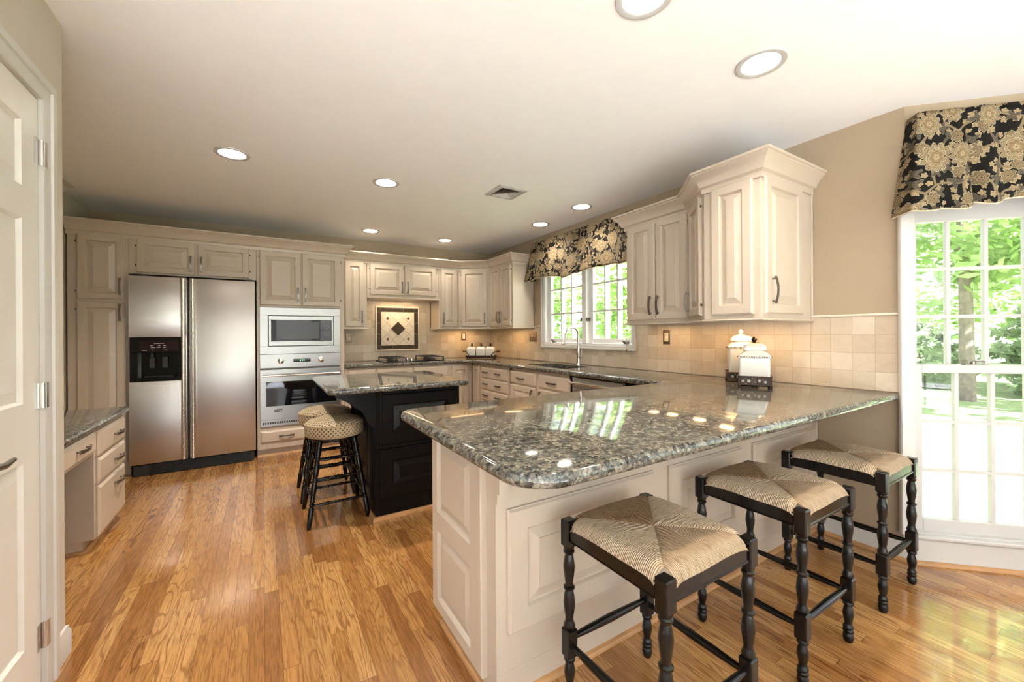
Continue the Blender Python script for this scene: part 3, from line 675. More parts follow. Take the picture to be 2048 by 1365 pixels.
# ---- microwave and oven
OX = -.054 + .026
mw = thing('microwave_oven', 'built-in stainless microwave above the wall oven', 'microwave', (OX, TF, 0))
W_ = .76
g = G(); iw = [(0, W_, 1.058, 1.137), (0, W_, 1.459, 1.540), (0, .072, 1.137, 1.459), (.697, W_, 1.137, 1.459)]
for a, b, c, d in iw: g.box(a, b, -.020, .001, c, d, .0015)
g.build('trim_kit', M['steelv'], mw)
g = G(); g.box(.072, .697, -.012, .028, 1.137, 1.459); g.build('gap', M['rubber'], mw, smooth=0)
g = G()
for a, b, c, d in ((.078, .690, 1.143, 1.19), (.078, .690, 1.412, 1.453), (.078, .100, 1.19, 1.412), (.672, .690, 1.19, 1.412)): g.box(a, b, -.034, -.012, c, d, .002)
dr = g.build('door', M['steelv'], mw)
g = G(); g.box(.100, .672, -.032, -.013, 1.19, 1.412); g.mi = 1; g.box(.150, .545, -.0335, -.032, 1.215, 1.39); g.mi = 2; g.box(.60, .655, -.0336, -.032, 1.385, 1.398); 
for i in range(4):
    for j in range(3): g.box(.60 + j * .02, .612 + j * .02, -.0334, -.032, 1.25 + i * .03, 1.258 + i * .03)
g.build('door_glass', None, dr, smooth=0, mats=[M['glassblk'], paint('microwave_screen', (.02, .02, .02), .15), paint('faint_marks', (.12, .12, .12), .3)])
ov = thing('oven', 'stainless wall oven with dark glass door below the microwave', 'oven', (OX, TF, 0))
g = G(); g.box(0, W_, -.026, .001, .914, 1.056, .002); g.mi = 1
for i in range(5): g.box(.30 + i * .034, .315 + i * .034, -.0268, -.025, .950, .954)
g.box(.165, .205, -.0268, -.025, 1.030, 1.033); cp = g.build('control_panel', None, ov, mats=[M['steelv'], M['mark']])
for kx in (.185, .565):
    g = G(); g.lathe([(.030, 0), (.030, .004), (.024, .007)], c=(kx, -.026, .985), n=20, axis='y'); g.lathe([(.021, .006), (.019, .032), (.016, .034)], c=(kx, -.026, .985), n=20, axis='y'); g.box(kx - .004, kx + .004, -.064, -.055, .967, 1.003, .002); g.build('knob', M['chrome'], cp)
G().box(.298, .462, -.0275, -.026, .968, 1.002).build('display', M['glassblk'], cp, smooth=0)
g = G()                                        # seven-segment clock digits
SEG = {'2': 'abged', '4': 'fgbc', '7': 'abc'}
def digit(g, ch, x, z, w=.008, h=.016, y=-.0282):
    s = {'a': (0, w, h, h), 'b': (w, w, h / 2, h), 'c': (w, w, 0, h / 2), 'd': (0, w, 0, 0), 'e': (0, 0, 0, h / 2), 'f': (0, 0, h / 2, h), 'g': (0, w, h / 2, h / 2)}
    for k in SEG[ch]: a, b, c, d = s[k]; g.box(x + a - .0007, x + b + .0007, y, -.0275, z + c - .0007, z + d + .0007)
for i, ch in enumerate('247'): digit(g, ch, .362 + i * .014 + (.004 if i else 0), .977)
g.build('clock_digits', M['green'], cp, smooth=0)
g = G(); g.cyl((.485, -.026, .985), (.485, -.029, .985), .006, 10); g.build('button', M['mark'], cp)
g = G()
for a, b, c, d in ((0, W_, .385, .521), (0, W_, .771, .898), (0, .052, .521, .771), (.717, W_, .521, .771)): g.box(a, b, -.036, .001, c, d, .0015)
od = g.build('door', M['steelv'], ov)
G().box(.052, .717, -.034, -.004, .521, .771).build('door_glass', M['glassblk'], od, smooth=0)
g = G(); g.tube([(.02, -.078, .838), (.74, -.078, .838)], .011, 12)
for x_ in (.06, .70): g.tube([(x_, -.036, .838), (x_, -.078, .838)], .008, 8)
g.build('handle', M['chrome'], od)
g = G(); g.box(.125, .195, -.0375, -.036, .462, .484); g.mi = 1; g.box(.130, .150, -.0380, -.0375, .469, .477); g.box(.156, .166, -.0380, -.0375, .468, .478); g.box(.172, .190, -.0380, -.0375, .469, .477); g.build('badge', None, od, smooth=0, mats=[M['rubber'], M['mark']])
g = G(); g.box(0, W_, -.020, .001, .312, .383, .002); vt = g.build('vent_strip', M['steelv'], ov)
g = G()
for k in range(34): g.box(.02 + k * .0212, .034 + k * .0212, -.0208, -.019, .336, .358)
g.build('vent_slots', M['rubber'], vt, smooth=0)
# ---- back wall: uppers, hood cabinet, base
UF = 5.14
def upper(name, label, x0, x1, z0, z1=2.16):
    return cabinet(name, label, 'cabinet', (x0, UF, 0), 0, [(0, x1 - x0, 0, YB - UF - .014, z0, z1)])
r = upper('upper_cabinet', 'narrow one-door upper cabinet between the oven tower and the cooktop hood cabinet', .779, 1.083, 1.332); door(r, .050, .272, 1.352, 2.132, (.240, 1.47, 'v'))
r = upper('upper_cabinet', 'short two-door upper cabinet over the cooktop and tile medallion', 1.086, 2.009, 1.725)
door(r, .034, .455, 1.745, 2.133, (.425, 1.85, 'v'), 'L'); door(r, .466, .882, 1.755, 2.133, (.496, 1.85, 'v'), 'R')
g = G(); g.box(-.006, .929, -.022, 0, 1.702, 1.724, .004); g.box(0, .923, 0, .30, 1.702, 1.724); g.build('bottom_shelf', M['cab'], r)
r = upper('upper_cabinet', 'narrow one-door upper cabinet right of the cooktop hood cabinet', 2.012, 2.303, 1.332); door(r, .026, .266, 1.355, 2.135, (.055, 1.47, 'v'), 'R')
# diagonal corner and the right-hand cabinet
dl = math.hypot(2.655 - 2.305, UF - 4.875); dang = math.degrees(math.atan2(4.875 - UF, 2.655 - 2.305))
r = thing('corner_upper_cabinet', 'diagonal one-door upper cabinet in the far right corner', 'cabinet', (2.305, UF, 0), dang)
g = G(); ci = Matrix.Rotation(R(-dang), 2)
def loc2(x, y): v = ci @ Vector((x - 2.305, y - UF)); return (v.x, v.y)
g.prism([loc2(*p) for p in ((2.305, UF), (2.655, 4.875), (XR - .014, 4.875), (XR - .014, YB - .014), (2.305, YB - .014))], 1.332, 2.16); g.build('body', M['cab'], r, smooth=0)
door(r, .035, dl - .045, 1.352, 2.135, (dl - .075, 1.47, 'v'), 'L')
UX = 2.655
r = cabinet('upper_cabinet', 'two-door upper cabinet left of the sink window', 'cabinet', (UX, 4.872, 0), -90, [(0, .582, 0, XR - UX - .014, 1.332, 2.16)])
door(r, .018, .279, 1.354, 2.135, (.250, 1.47, 'v')); door(r, .284, .548, 1.354, 2.135, (.312, 1.47, 'v'), 'R')
cut = UF - 4.875
o = G().sweep([(.784, UF - .001), (2.304, UF - .001), (UX - .001, 4.874), (UX - .001, 4.289), (XR - .003, 4.289)], CROWN, side=1).build('crown_molding', M['cab'])
tag(o, 'crown molding bending round the far corner over the cooktop-side upper cabinets', 'molding')
g = G(); g.sweep([(.784, UF), (1.084, UF), (1.084, YB - .02)], RAIL, side=1); o = g.build('light_rail', M['cab']); tag(o, 'short light rail under the narrow cabinet beside the oven tower', 'molding')
g = G(); g.sweep([(2.011, YB - .02), (2.011, UF), (2.304, UF), (UX, 4.874), (UX, 4.289), (XR - .014, 4.289)], RAIL, side=1); o = g.build('light_rail', M['cab']); tag(o, 'light rail under the upper cabinets of the far corner', 'molding')
BF = 4.865
r = cabinet('base_cabinet', 'cream base cabinet run under the gas cooktop', 'cabinet', (.781, BF, 0), 0, [(0, 1.58, 0, .58, .10, .872), (0, 1.58, .06, .58, 0, .10)])
for i, (a, b) in enumerate(((.03, .335), (.350, .775), (.790, 1.240))):
    door(r, a, b, .70, .852, None, name='drawer', flat=True); door(r, a, b, .13, .685, ((a + .03 if i else b - .03), .60, 'v'))
door(r, 1.285, 1.530, .13, .845)
# ---- right wall base run (front faces -x at x=BX)
BX = 2.375
y0 = 4.86
r = cabinet('corner_base_cabinet', 'corner base cabinet with folding door left of the drawer stack', 'cabinet', (BX, y0, 0), -90, [(.004, .235, 0, .58, .10, .872), (.004, .235, .06, .58, 0, .10)])
door(r, .012, .205, .13, .845)
r = cabinet('drawer_base_cabinet', 'wide drawer cabinet with paired pulls under the sink counter', 'cabinet', (BX, 4.622, 0), -90, [(0, .71, 0, .58, .10, .872), (0, .71, .06, .58, 0, .10)])
for a, b in ((.704, .838), (.562, .695), (.42, .553), (.14, .41)):
    d = door(r, .03, .688, a, b, None, name='drawer', flat=True)
    for x_ in (.16, .47): pull(d, x_, (a + b) / 2 + .005, .13, False)
r = cabinet('sink_base_cabinet', 'sink base cabinet with two drawer fronts over doors', 'cabinet', (BX, 3.910, 0), -90, [(0, .05, 0, .58, .10, .872), (1.04, 1.085, 0, .58, .10, .872), (0, 1.085, 0, .025, .10, .872), (0, 1.085, .02, .58, .10, .64), (0, 1.085, .06, .58, 0, .10)])
for a, b, hx in ((.027, .521, .09), (.578, 1.062, .49)):
    door(r, a, b, .706, .842, ((a + b) / 2 - .02, .772, 'h'), None, name='drawer', flat=True)
door(r, .027, .521, .13, .693, (.47, .60, 'v')); door(r, .578, 1.062, .13, .693, (.615, .60, 'v'))
dw = thing('dishwasher', 'stainless dishwasher beside the sink base, mostly behind the peninsula', 'dishwasher', (BX, 2.815, 0), -90)
G().box(.004, .598, .02, .56, .10, .868).build('body', M['rubber'], dw)
dd = G().box(.004, .598, -.018, .02, .11, .765, .004).build('door', M['steel'], dw); G().box(.004, .598, -.018, .02, .77, .862, .004).build('control_strip', M['steel'], dw)
g = G(); g.tube([(.01, -.055, .815), (.59, -.055, .815)], .010, 10); g.tube([(.05, -.018, .815), (.05, -.055, .815)], .007, 8); g.tube([(.55, -.018, .815), (.55, -.055, .815)], .007, 8); g.build('handle', M['chrome'], dd)
G().box(.004, .598, .03, .10, 0, .10).build('toe_panel', M['rubber'], dw)
# ---- right wall uppers beside the tall window
A0, A1, K0, K1, E1 = 2.437, 1.835, 1.835, 1.540, 1.197
DX = 2.372
r = cabinet('upper_cabinet', 'two-door upper cabinet right of the sink window', 'cabinet', (UX, A0, 0), -90, [(0, A0 - A1, 0, XR - UX - .014, 1.332, 2.16)])
door(r, .020, .302, 1.354, 2.14, (.268, 1.47, 'v'), 'L'); door(r, .307, .590, 1.354, 2.14, (.340, 1.47, 'v'), 'R')
kl = math.hypot(UX - DX, K0 - K1); kang = math.degrees(math.atan2(K1 - K0, DX - UX))
r = thing('angled_upper_cabinet', 'angled one-door cabinet joining the shallow and deep right-hand uppers', 'cabinet', (UX, K0, 0), kang)
ci2 = Matrix.Rotation(R(-kang), 2)
def loc3(x, y): v = ci2 @ Vector((x - UX, y - K0)); return (v.x, v.y)
g = G(); g.prism([loc3(*p) for p in ((UX, K0 - .001), (DX, K1), (XR - .014, K1), (XR - .014, K0 - .001))], 1.332, 2.16); g.build('body', M['cab'], r, smooth=0)
door(r, .028, kl - .05, 1.36, 2.135, (.055, 1.47, 'v'), 'R')
r = thing('end_upper_cabinet', 'deep end upper cabinet above the ceramic canisters, with a door facing the window', 'cabinet', (DX, E1, 0))
G().box(0, XR - DX - .004, 0, K1 - E1 - .001, 1.332, 2.16, .002).build('body', M['cab'], r)
door(r, .022, .455, 1.355, 2.135, (.085, 1.49, 'v'), 'R', L=.155)
# false door on the kitchen-side face
o = raised(G(), .055, .305, 1.355, 2.135).build('side_panel', M['cab'], r, smooth=20); o.location = (0, K1 - E1, 0); o.rotation_euler = (0, 0, R(-90))
o = G().box(.590, .604, -.012, 0, 1.332, 2.15, .002).build('scribe_strip', M['cab'], r)
pth = [(XR - .003, A0 + .003), (UX - .001, A0 + .003), (UX - .001, K0), (DX - .001, K1), (DX - .001, E1 - .001), (XR - .003, E1 - .001)]
o = G().sweep(pth, CROWN, side=1).build('crown_molding', M['cab']); tag(o, 'stepped crown molding on the upper cabinets beside the tall window', 'molding')
o = G().sweep(pth, RAIL, side=1).build('light_rail', M['cab']); tag(o, 'stepped light rail under the upper cabinets above the ceramic canisters', 'molding')

# ------------------------------------------------------------------ granite worktops
def fillet(pts, rad):
    out_ = []
    n = len(pts)
    for i, p in enumerate(pts):
        r_ = rad.get(i, 0)
        if not r_: out_.append(p); continue
        p = Vector(p); a = (Vector(pts[i - 1]) - p).normalized(); b = (Vector(pts[(i + 1) % n]) - p).normalized()
        ang = a.angle(b); t = r_ / math.tan(ang / 2); c = p + (a + b).normalized() * (r_ / math.sin(ang / 2))
        s, e = p + a * t, p + b * t; a0 = math.atan2(*(s - c).yx); a1 = math.atan2(*(e - c).yx); dlt = (a1 - a0 + math.pi) % (2 * math.pi) - math.pi
        k = 10
        for j in range(k + 1): out_.append((c.x + r_ * math.cos(a0 + dlt * j / k), c.y + r_ * math.sin(a0 + dlt * j / k)))
    return out_
def slabtop(name, poly, ztop, th, side, hole=None, mat='granite', parent=None):
    g = G(); ms = miters(poly, True, side); r_ = th / 2; rings = []
    for k in range(9):
        a = math.pi * (k / 8 - .5); o_ = -r_ + r_ * math.cos(a) ; z = ztop - r_ + r_ * math.sin(a)
        o_ = -r_ * (1 - math.cos(a)) * .8
        rings.append(g.ring([(p[0] + m[0] * o_, p[1] + m[1] * o_, z) for p, m in zip(poly, ms)]))
    for a, b in zip(rings, rings[1:]): g.bridge(a, b)
    def loop_edges(rg): return [g.bm.edges.get((rg[i], rg[(i + 1) % len(rg)])) or g.bm.edges.new((rg[i], rg[(i + 1) % len(rg)])) for i in range(len(rg))]
    top = loop_edges(rings[-1]); bot = loop_edges(rings[0])
    if hole:
        ht = g.ring([(x, y, ztop) for x, y in hole]); hb = g.ring([(x, y, ztop - th) for x, y in hole]); g.bridge(ht, hb)
        top += loop_edges(ht); bot += loop_edges(hb)
    bmesh.ops.triangle_fill(g.bm, edges=top, use_beauty=True); bmesh.ops.triangle_fill(g.bm, edges=bot, use_beauty=True)
    return g.build(name, M[mat], parent, smooth=40)
CT, TH = .914, .040
wm = .002 + tb
P_ = [(.505, .762), (XR - wm, .775), (XR - wm, YB - wm), (.783, YB - wm), (.783, 4.815), (2.20, 4.815), (2.322, 4.70), (2.322, 1.822), (.505, 1.822)]
HOLE = fillet([(2.45, 3.03), (2.80, 3.03), (2.80, 3.70), (2.45, 3.70)], {0: .05, 1: .05, 2: .05, 3: .05})
o = slabtop('granite_countertop', fillet(P_, {0: .13, 7: .02, 8: .09}), CT, TH, 1, HOLE)
tag(o, 'continuous speckled granite worktop of the cooktop wall, sink run and peninsula', 'countertop')
o = slabtop('granite_countertop', fillet([(.337, 2.70), (1.303, 2.70), (1.303, 3.68), (.337, 3.68)], {0: .05, 1: .05, 2: .05, 3: .05}), CT, TH, 1)
tag(o, 'square speckled granite top on the black island', 'countertop')
o = slabtop('granite_countertop', fillet([(-1.415, 2.30), (-.795, 2.30), (-.795, 3.835), (-1.415, 3.835)], {2: .03}), .762, .034, 1)
tag(o, 'granite desk top in the nook left of the refrigerator', 'countertop')
# sink
g = G()
def rr(x0, x1, y0, y1, r_, z): return [(x, y, z) for x, y in fillet([(x0, y0), (x1, y0), (x1, y1), (x0, y1)], {0: r_, 1: r_, 2: r_, 3: r_})]
g.loft([rr(2.425, 2.825, 3.005, 3.725, .06, CT - TH - .001), rr(2.44, 2.81, 3.02, 3.71, .06, CT - TH - .001), rr(2.45, 2.80, 3.03, 3.70, .06, .70), rr(2.47, 2.78, 3.05, 3.68, .05, .69)], cap0=False)
o = g.build('undermount_sink', M['sinkstone']); tag(o, 'black undermount sink below the window', 'sink')
# faucet
f_ = thing('kitchen_faucet', 'tall pull-down gooseneck faucet behind the sink', 'faucet', (2.885, 3.33, CT))
g = G(); g.lathe([(.030, 0), (.030, .006), (.024, .012), (.021, .03), (.021, .10), (.024, .12), (.019, .20), (.017, .21), (.019, .212), (.019, .222), (.014, .226)], n=20); g.build('body', M['nickel'], f_)
g = G(); pts = [(0, 0, .22)] + [(-.0, 0, .30)] + [(-.088 + .088 * math.cos(math.pi * k / 12), 0, .315 + .088 * math.sin(math.pi * k / 12)) for k in range(0, 11)]
e = pts[-1]; pts += [(e[0] - .012, 0, e[2] - .03)]
g.tube(pts, .0125, 12); sp = g.build('spout', M['nickel'], f_)
g = G(); e = pts[-1]; g.lathe([(.0135, 0), (.016, .15), (.017, .5), (.021, .92), (.021, 1)], p0=e, p1=(e[0] - .035, 0, e[2] - .105), n=14); g.build('spray_head', M['nickel'], sp)
g = G(); g.tube([(0, -.018, .085), (0, -.045, .085)], [.016, .018], 12); g.tube([(0, -.04, .085), (.005, -.043, .11), (.008, -.042, .17)], [.008, .006, .007], 8); g.build('lever', M['nickel'], f_)
f_.rotation_euler = (0, 0, R(0))

# ------------------------------------------------------------------ peninsula
PY, PX = 1.185, .660
pn = thing('peninsula_cabinet', 'cream paneled peninsula base facing the rush stools', 'cabinet', (PX, PY, 0))
g = G(); g.box(0, 2.31, 0, .535, .10, .8735, .001); g.box(.06, 2.31, 0, .475, 0, .10); g.box(0, .06, 0, .475, 0, .10); g.build('body', M['cab'], pn)
# front panels stand proud of the body
for a, b, c, d in ((.040, .775, .230, .655), (.880, 1.46, .230, .655), (1.575, 2.295, .230, .655)):
    raised(G(), a, b, c, d, 0, .02, .075).build('panel', M['cab'], pn, smooth=20)
for a in (-.004, .768, 1.535):
    g = G(); g.prism([(a, 0), (a + .034, 0), (a + .034, -.034), (a, -.034)], .72, .8735); g.prism([(a, 0), (a + .034, 0), (a + .034, -.018), (a, -.018)], .685, .72); g.build('support_block', M['cab'], pn)
g = G(); g.box(2.300, 2.316, -.018, 0, .02, .8735, .002); g.build('scribe_strip', M['cab'], pn)
# end panel faces -x
ep = slab_panels(G(), .0, .47, .056, .868, 0, .024, [(.058, .385, .105, .405), (.058, .385, .485, .80)], .016, .036).build('end_panel', M['cab'], pn, smooth=20)
ep.location = (0, .535, 0); ep.rotation_euler = (0, 0, R(-90))
g = G(); g.sweep([(0, .475), (0, 0), (2.30, 0)], SHOE, side=1); g.build('shoe_molding', M['oaktrim'], pn)
# ------------------------------------------------------------------ island
IX, IY = .635, 2.792
il = thing('kitchen_island', 'black raised-panel kitchen island base', 'island', (IX, IY, 0))
g = G(); g.box(0, .615, 0, .82, .02, .8735, .002); g.build('body', M['black'], il)
for a, b in ((.508, .850), (.140, .470)): raised(G(), .036, .592, a, b, 0, .022, .075).build('drawer_panel', M['black'], il, smooth=20)
o = G().box(-.004, .622, -.012, 0, .478, .500, .005).build('rail', M['black'], il)
o = raised(G(), .06, .76, .12, .81, 0, .02, .07).build('side_panel', M['black'], il, smooth=20); o.location = (0, .82, 0); o.rotation_euler = (0, 0, R(-90))
g = G()
for x_ in (.012, .03): g.box(x_, x_ + .01, -.006, 0, .03, .87, .003)
g.build('corner_bead', M['black'], il)
for y_ in (.02, .502):
    g = G(); prof = [(0, .8735), (-.24, .8735), (-.235, .845), (-.17, .81), (-.08, .74), (-.035, .66), (0, .62)]
    g.loft([[(x, y_, z) for x, z in prof], [(x, y_ + .042, z) for x, z in prof]]); g.build('corbel', M['black'], il)
g = G(); g.sweep([(0, .82), (0, 0), (.615, 0), (.615, .82)], [(0, 0), (.02, 0), (.019, .016), (.012, .026), (0, .028)], side=1); g.build('shoe_molding', M['oaktrim'], il)
# ------------------------------------------------------------------ desk
dk = thing('desk_cabinet', 'built-in desk drawer stack and knee drawer under the granite desk top', 'desk', (-.835, 2.30, 0), 90)
g = G(); g.box(.96, 1.51, 0, .56, .075, .727, .002); g.box(.98, 1.50, .055, .56, 0, .075); g.box(0, .96, 0, .02, .575, .727); g.box(0, .96, .54, .56, .0, .727); g.build('body', M['cab'], dk)
for a, b in ((.550, .700), (.392, .538), (.082, .378)):
    door(dk, .975, 1.495, a, b, (1.31, (a + b) / 2 if b - a < .2 else .315, 'h'), None, name='drawer', flat=True, L=.15)
door(dk, .06, .93, .590, .705, (.70, .655, 'h'), None, name='drawer', flat=True, L=.15)
g = G(); g.sweep([(.98, .30), (.98, .055), (1.50, .055)], SHOE, side=1); g.build('shoe_molding', M['oaktrim'], dk)
ch = thing('desk_chair', 'dark chair pushed into the desk knee hole, mostly behind the door wall', 'chair', (-1.10, 2.80, 0))
g = G(); g.loft([rr(-.2, .2, -.2, .2, .08, .40), rr(-.225, .225, -.225, .225, .09, .425), rr(-.225, .225, -.225, .225, .09, .46), rr(-.19, .19, -.19, .19, .08, .49)]); g.build('seat', paint('dark_leather', (.045, .028, .018), .4), ch)
for sx in (-1, 1):
    for sy in (-1, 1): G().tube([(sx * .16, sy * .16, .41), (sx * .19, sy * .19, 0)], [.022, .015], 8).build('leg', M['stoolblack'], ch)

# ------------------------------------------------------------------ rush-seat counter stools
LEGP = [(.0130, .0), (.0155, .004), (.0185, .018), (.0180, .030), (.0150, .037), (.0185, .042), (.0185, .048), (.0150, .052), (.0180, .058), (.0175, .063), (.0130, .070), (.0125, .078), (.0170, .098), (.0190, .112), (.0165, .130), (.0125, .146), (.0180, .151), (.0190, .157), (.0180, .162), (.015, .166)]
LEGQ = [(.0150, .258), (.0190, .263), (.0200, .270), (.0140, .285), (.0138, .296), (.0180, .322), (.0200, .343), (.0170, .372), (.0135, .388), (.0190, .393), (.0190, .399), (.0135, .404), (.0138, .416), (.0180, .445), (.0200, .468), (.0165, .492), (.0135, .508), (.0190, .516), (.0190, .521), (.0155, .525), (.019, .531), (.019, .536)]
def leg_mesh(x, y):
    g = G(); c = (x, y, 0); g.lathe(LEGP, c=c, n=18); g.lathe(LEGQ, c=c, n=18); h = .0205
    g.box(x - h, x + h, y - h, y + h, .165, .259, .004); g.box(x - h, x + h, y - h, y + h, .535, .625, .004); return g
def rush_seat(hx, hy):
    # four woven triangles that meet along the diagonals and roll over the rails
    me = bpy.data.meshes.new('rush_seat'); vs = []; fs = []; uvs = []; tone = []
    n, m = 26, 40
    for k in range(4):
        base = len(vs); A, B = (hx, hy) if k % 2 == 0 else (hy, hx)     # A half length of the rail, B distance to it
        cut = .024                                                     # corner notch for the posts
        for i in range(n + 1):
            s = i / n
            for j in range(m + 1):
                t = 2 * j / m - 1
                sx = s if s < 1 else 1
                lim = A * s; xx = t * lim; yy = -B * s
                if B * s > HX - .0235:                                 # squeeze the ends in beside the posts
                    xx = t * min(lim, HX - .0235)
                roll = max(0, (s - .84) / .16); z = .645 - .034 * roll ** 2.6
                sag = -.007 * (1 - s) ** 2
                gro = -.0055 * math.exp(-((1 - abs(t)) * lim / .006) ** 2) if s > .03 else -.004
                rid = .0011 * math.sin(xx * 760 + .7 * math.sin(yy * 90))
                z += sag + gro + rid * (0 if s < .05 else 1) + .0012 * math.sin(t * 5 + k) * s
                pd_ = math.hypot(abs(xx) - HX, abs(yy) - HX); z -= .012 * math.exp(-(pd_ / .040) ** 2)
                yy *= 1 + .02 * roll
                p = (xx, yy)
                for _ in range(k): p = (-p[1], p[0])
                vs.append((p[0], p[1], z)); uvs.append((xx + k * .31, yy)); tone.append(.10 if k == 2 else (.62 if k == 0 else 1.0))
        for i in range(n):
            for j in range(m):
                a = base + i * (m + 1) + j; fs.append((a, a + 1, a + m + 2, a + m + 1))
    me.from_pydata(vs, [], fs); uvl = me.uv_layers.new(name='UVMap')
    for l in me.loops: uvl.data[l.index].uv = uvs[l.vertex_index]
    at = me.attributes.new('tone', 'FLOAT', 'POINT'); at.data.foreach_set('value', tone)
    me.materials.append(M['rush']); me.polygons.foreach_set('use_smooth', [True] * len(me.polygons))
    bm = bmesh.new(); bm.from_mesh(me); bmesh.ops.recalc_face_normals(bm, faces=bm.faces[:])
    if sum(f.normal.z for f in bm.faces) < 0: bmesh.ops.reverse_faces(bm, faces=bm.faces[:])
    bm.to_mesh(me); bm.free(); me.polygons.foreach_set('use_smooth', [True] * len(me.polygons))
    o = bpy.data.objects.new('rush_seat', me); COL.objects.link(o); return o
HX, HY = .1925, .1925
def make_rush(label, loc):
    st = thing('rush_stool', label, 'stool', loc, 0, 'rush stools along the peninsula')
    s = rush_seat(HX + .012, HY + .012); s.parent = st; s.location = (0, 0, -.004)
    for sx in (-1, 1):
        for sy in (-1, 1):
            l = leg_mesh(sx * HX, sy * HY).build('leg', M['stoolblack'], st)
            G().lathe([(.012, -.003), (.012, .001)], c=(sx * HX, sy * HY, .003), n=10).build('foot_pad', M['felt'], l)
    for nm, (x0_, x1_, y0_, y1_) in (('front_rail', (-HX, HX, -HY - .013, -HY + .013)), ('back_rail', (-HX, HX, HY - .013, HY + .013)), ('side_rail', (-HX - .013, -HX + .013, -HY, HY)), ('side_rail', (HX - .013, HX + .013, -HY, HY))):
        g = G(); fx = nm != 'side_rail'
        a, b = (x0_ + .02, x1_ - .02) if fx else (x0_, x1_); c, d = (y0_, y1_) if fx else (y0_ + .02, y1_ - .02)
        g.box(a, b, c, d, .556, .609, .004)
        g.box(a, b, c - (.003 if fx else 0), d + (.003 if fx else 0),   .556, .570, .004); g.build(nm, M['stoolblack'], st)
    def rung(p, q_, nm): G().lathe([(.009, .03), (.012, .2), (.0145, .5), (.012, .8), (.009, .97)], p0=p, p1=q_, n=14).build(nm, M['stoolblack'], st)
    rung((-HX, -HY, .222), (HX, -HY, .222), 'front_stretcher'); rung((-HX, HY, .222), (HX, HY, .222), 'back_stretcher')
    rung((-HX, -HY, .205), (-HX, HY, .205), 'side_stretcher'); rung((HX, -HY, .205), (HX, HY, .205), 'side_stretcher')
    return st
s1 = make_rush('black rush-seat stool at the left end of the peninsula row, nearest the camera', (1.0675, .8725, 0))
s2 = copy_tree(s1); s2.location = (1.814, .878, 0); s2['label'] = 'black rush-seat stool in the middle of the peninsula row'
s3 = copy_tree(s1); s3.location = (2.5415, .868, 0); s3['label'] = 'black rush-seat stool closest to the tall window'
# ------------------------------------------------------------------ round upholstered stools at the island
def cushion(parent):
    n = 48; prof = [(.0, .682, 0), (.05, .6815, .05), (.10, .678, .10), (.145, .669, .147), (.172, .659, .176), (.185, .648, .19), (.190, .640, .198)]
    side = [(.190, .640), (.194, .61), (.192, .58), (.187, .566), (.184, .560)]
    me = bpy.data.meshes.new('seat_cushion'); vs = []; fs = []; uvs = []
    rings = [(r_, z, ('t', d)) for r_, z, d in prof[1:]] + [(r_, z, ('s', z)) for r_, z in side]
    vs.append((0, 0, prof[0][1])); uvs.append((.5, .5)); idx = []
    for r_, z, (kk, d) in rings:
        L = []
        for k in range(n):
            a = 2 * math.pi * k / n; L.append(len(vs)); vs.append((r_ * math.cos(a), r_ * math.sin(a), z))
            uvs.append((.5 + d * math.cos(a), .5 + d * math.sin(a)) if kk == 't' else (3 + a * .19054, z))
        idx.append(L)
    for k in range(n): fs.append((0, idx[0][k], idx[0][(k + 1) % n]))
    for ri, (a, b) in enumerate(zip(idx, idx[1:])):
        if ri == len(prof) - 2: continue
        for k in range(n): fs.append((a[k], b[k], b[(k + 1) % n], a[(k + 1) % n]))
    fs.append(tuple(idx[-1]))
    me.from_pydata(vs, [], fs); uvl = me.uv_layers.new(name='UVMap')
    for p in me.polygons:
        us = [uvs[v] for v in p.vertices]
        wrap = us[0][0] > 2.5 and max(u[0] for u in us) - min(u[0] for u in us) > .6
        for li, u in zip(p.loop_indices, us): uvl.data[li].uv = (u[0] + 2 * math.pi * .19054, u[1]) if wrap and u[0] < 3.5 else u
    me.materials.append(M['dots']); me.polygons.foreach_set('use_smooth', [True] * len(me.polygons)); me.set_sharp_from_angle(angle=R(60))
    o = bpy.data.objects.new('seat_cushion', me); COL.objects.link(o); o.parent = parent
    for z, r_ in ((.640, .191), (.567, .188)):
        g = G(); g.sweep([(r_ * math.cos(2 * math.pi * k / 48), r_ * math.sin(2 * math.pi * k / 48)) for k in range(48)], [(.0035 * math.cos(a), z + .0035 * math.sin(a)) for a in [2 * math.pi * i / 6 for i in range(6)]], closed=True); g.build('piping', M['piping'], o)
rs = thing('round_stool', 'round dotted-cushion stool at the near corner of the island', 'stool', (.428, 3.085, 0), 0, 'round stools at the island')
cushion(rs)
G().lathe([(.165, .540), (.172, .545), (.172, .558), (.165, .562)], n=32).build('seat_base', M['gloss'], rs)
LG = [(.011, 0), (.0145, .03), (.0165, .12), (.0175, .22), (.012, .25), (.0165, .26), (.0165, .275), (.012, .285), (.0165, .30), (.0125, .32), (.0175, .40), (.0185, .48), (.0135, .53), (.0175, .54), (.0175, .56), (.0135, .57), (.0175, .60), (.018, .72), (.014, .76), (.0175, .775), (.014, .79), (.0175, .86), (.0175, 1)]
def lp(sx, sy, z): f = 1 - z / .545; return (sx * (.108 + .077 * f), sy * (.108 + .077 * f), z)
for sx in (-1, 1):
    for sy in (-1, 1): G().lathe(LG, p0=lp(sx, sy, 0), p1=lp(sx, sy, .545), n=14).build('leg', M['gloss'], rs)
RG = [(.006, .02), (.009, .15), (.011, .3), (.007, .40), (.011, .43), (.007, .46), (.011, .5), (.007, .54), (.011, .57), (.007, .6), (.011, .7), (.009, .85), (.006, .98)]
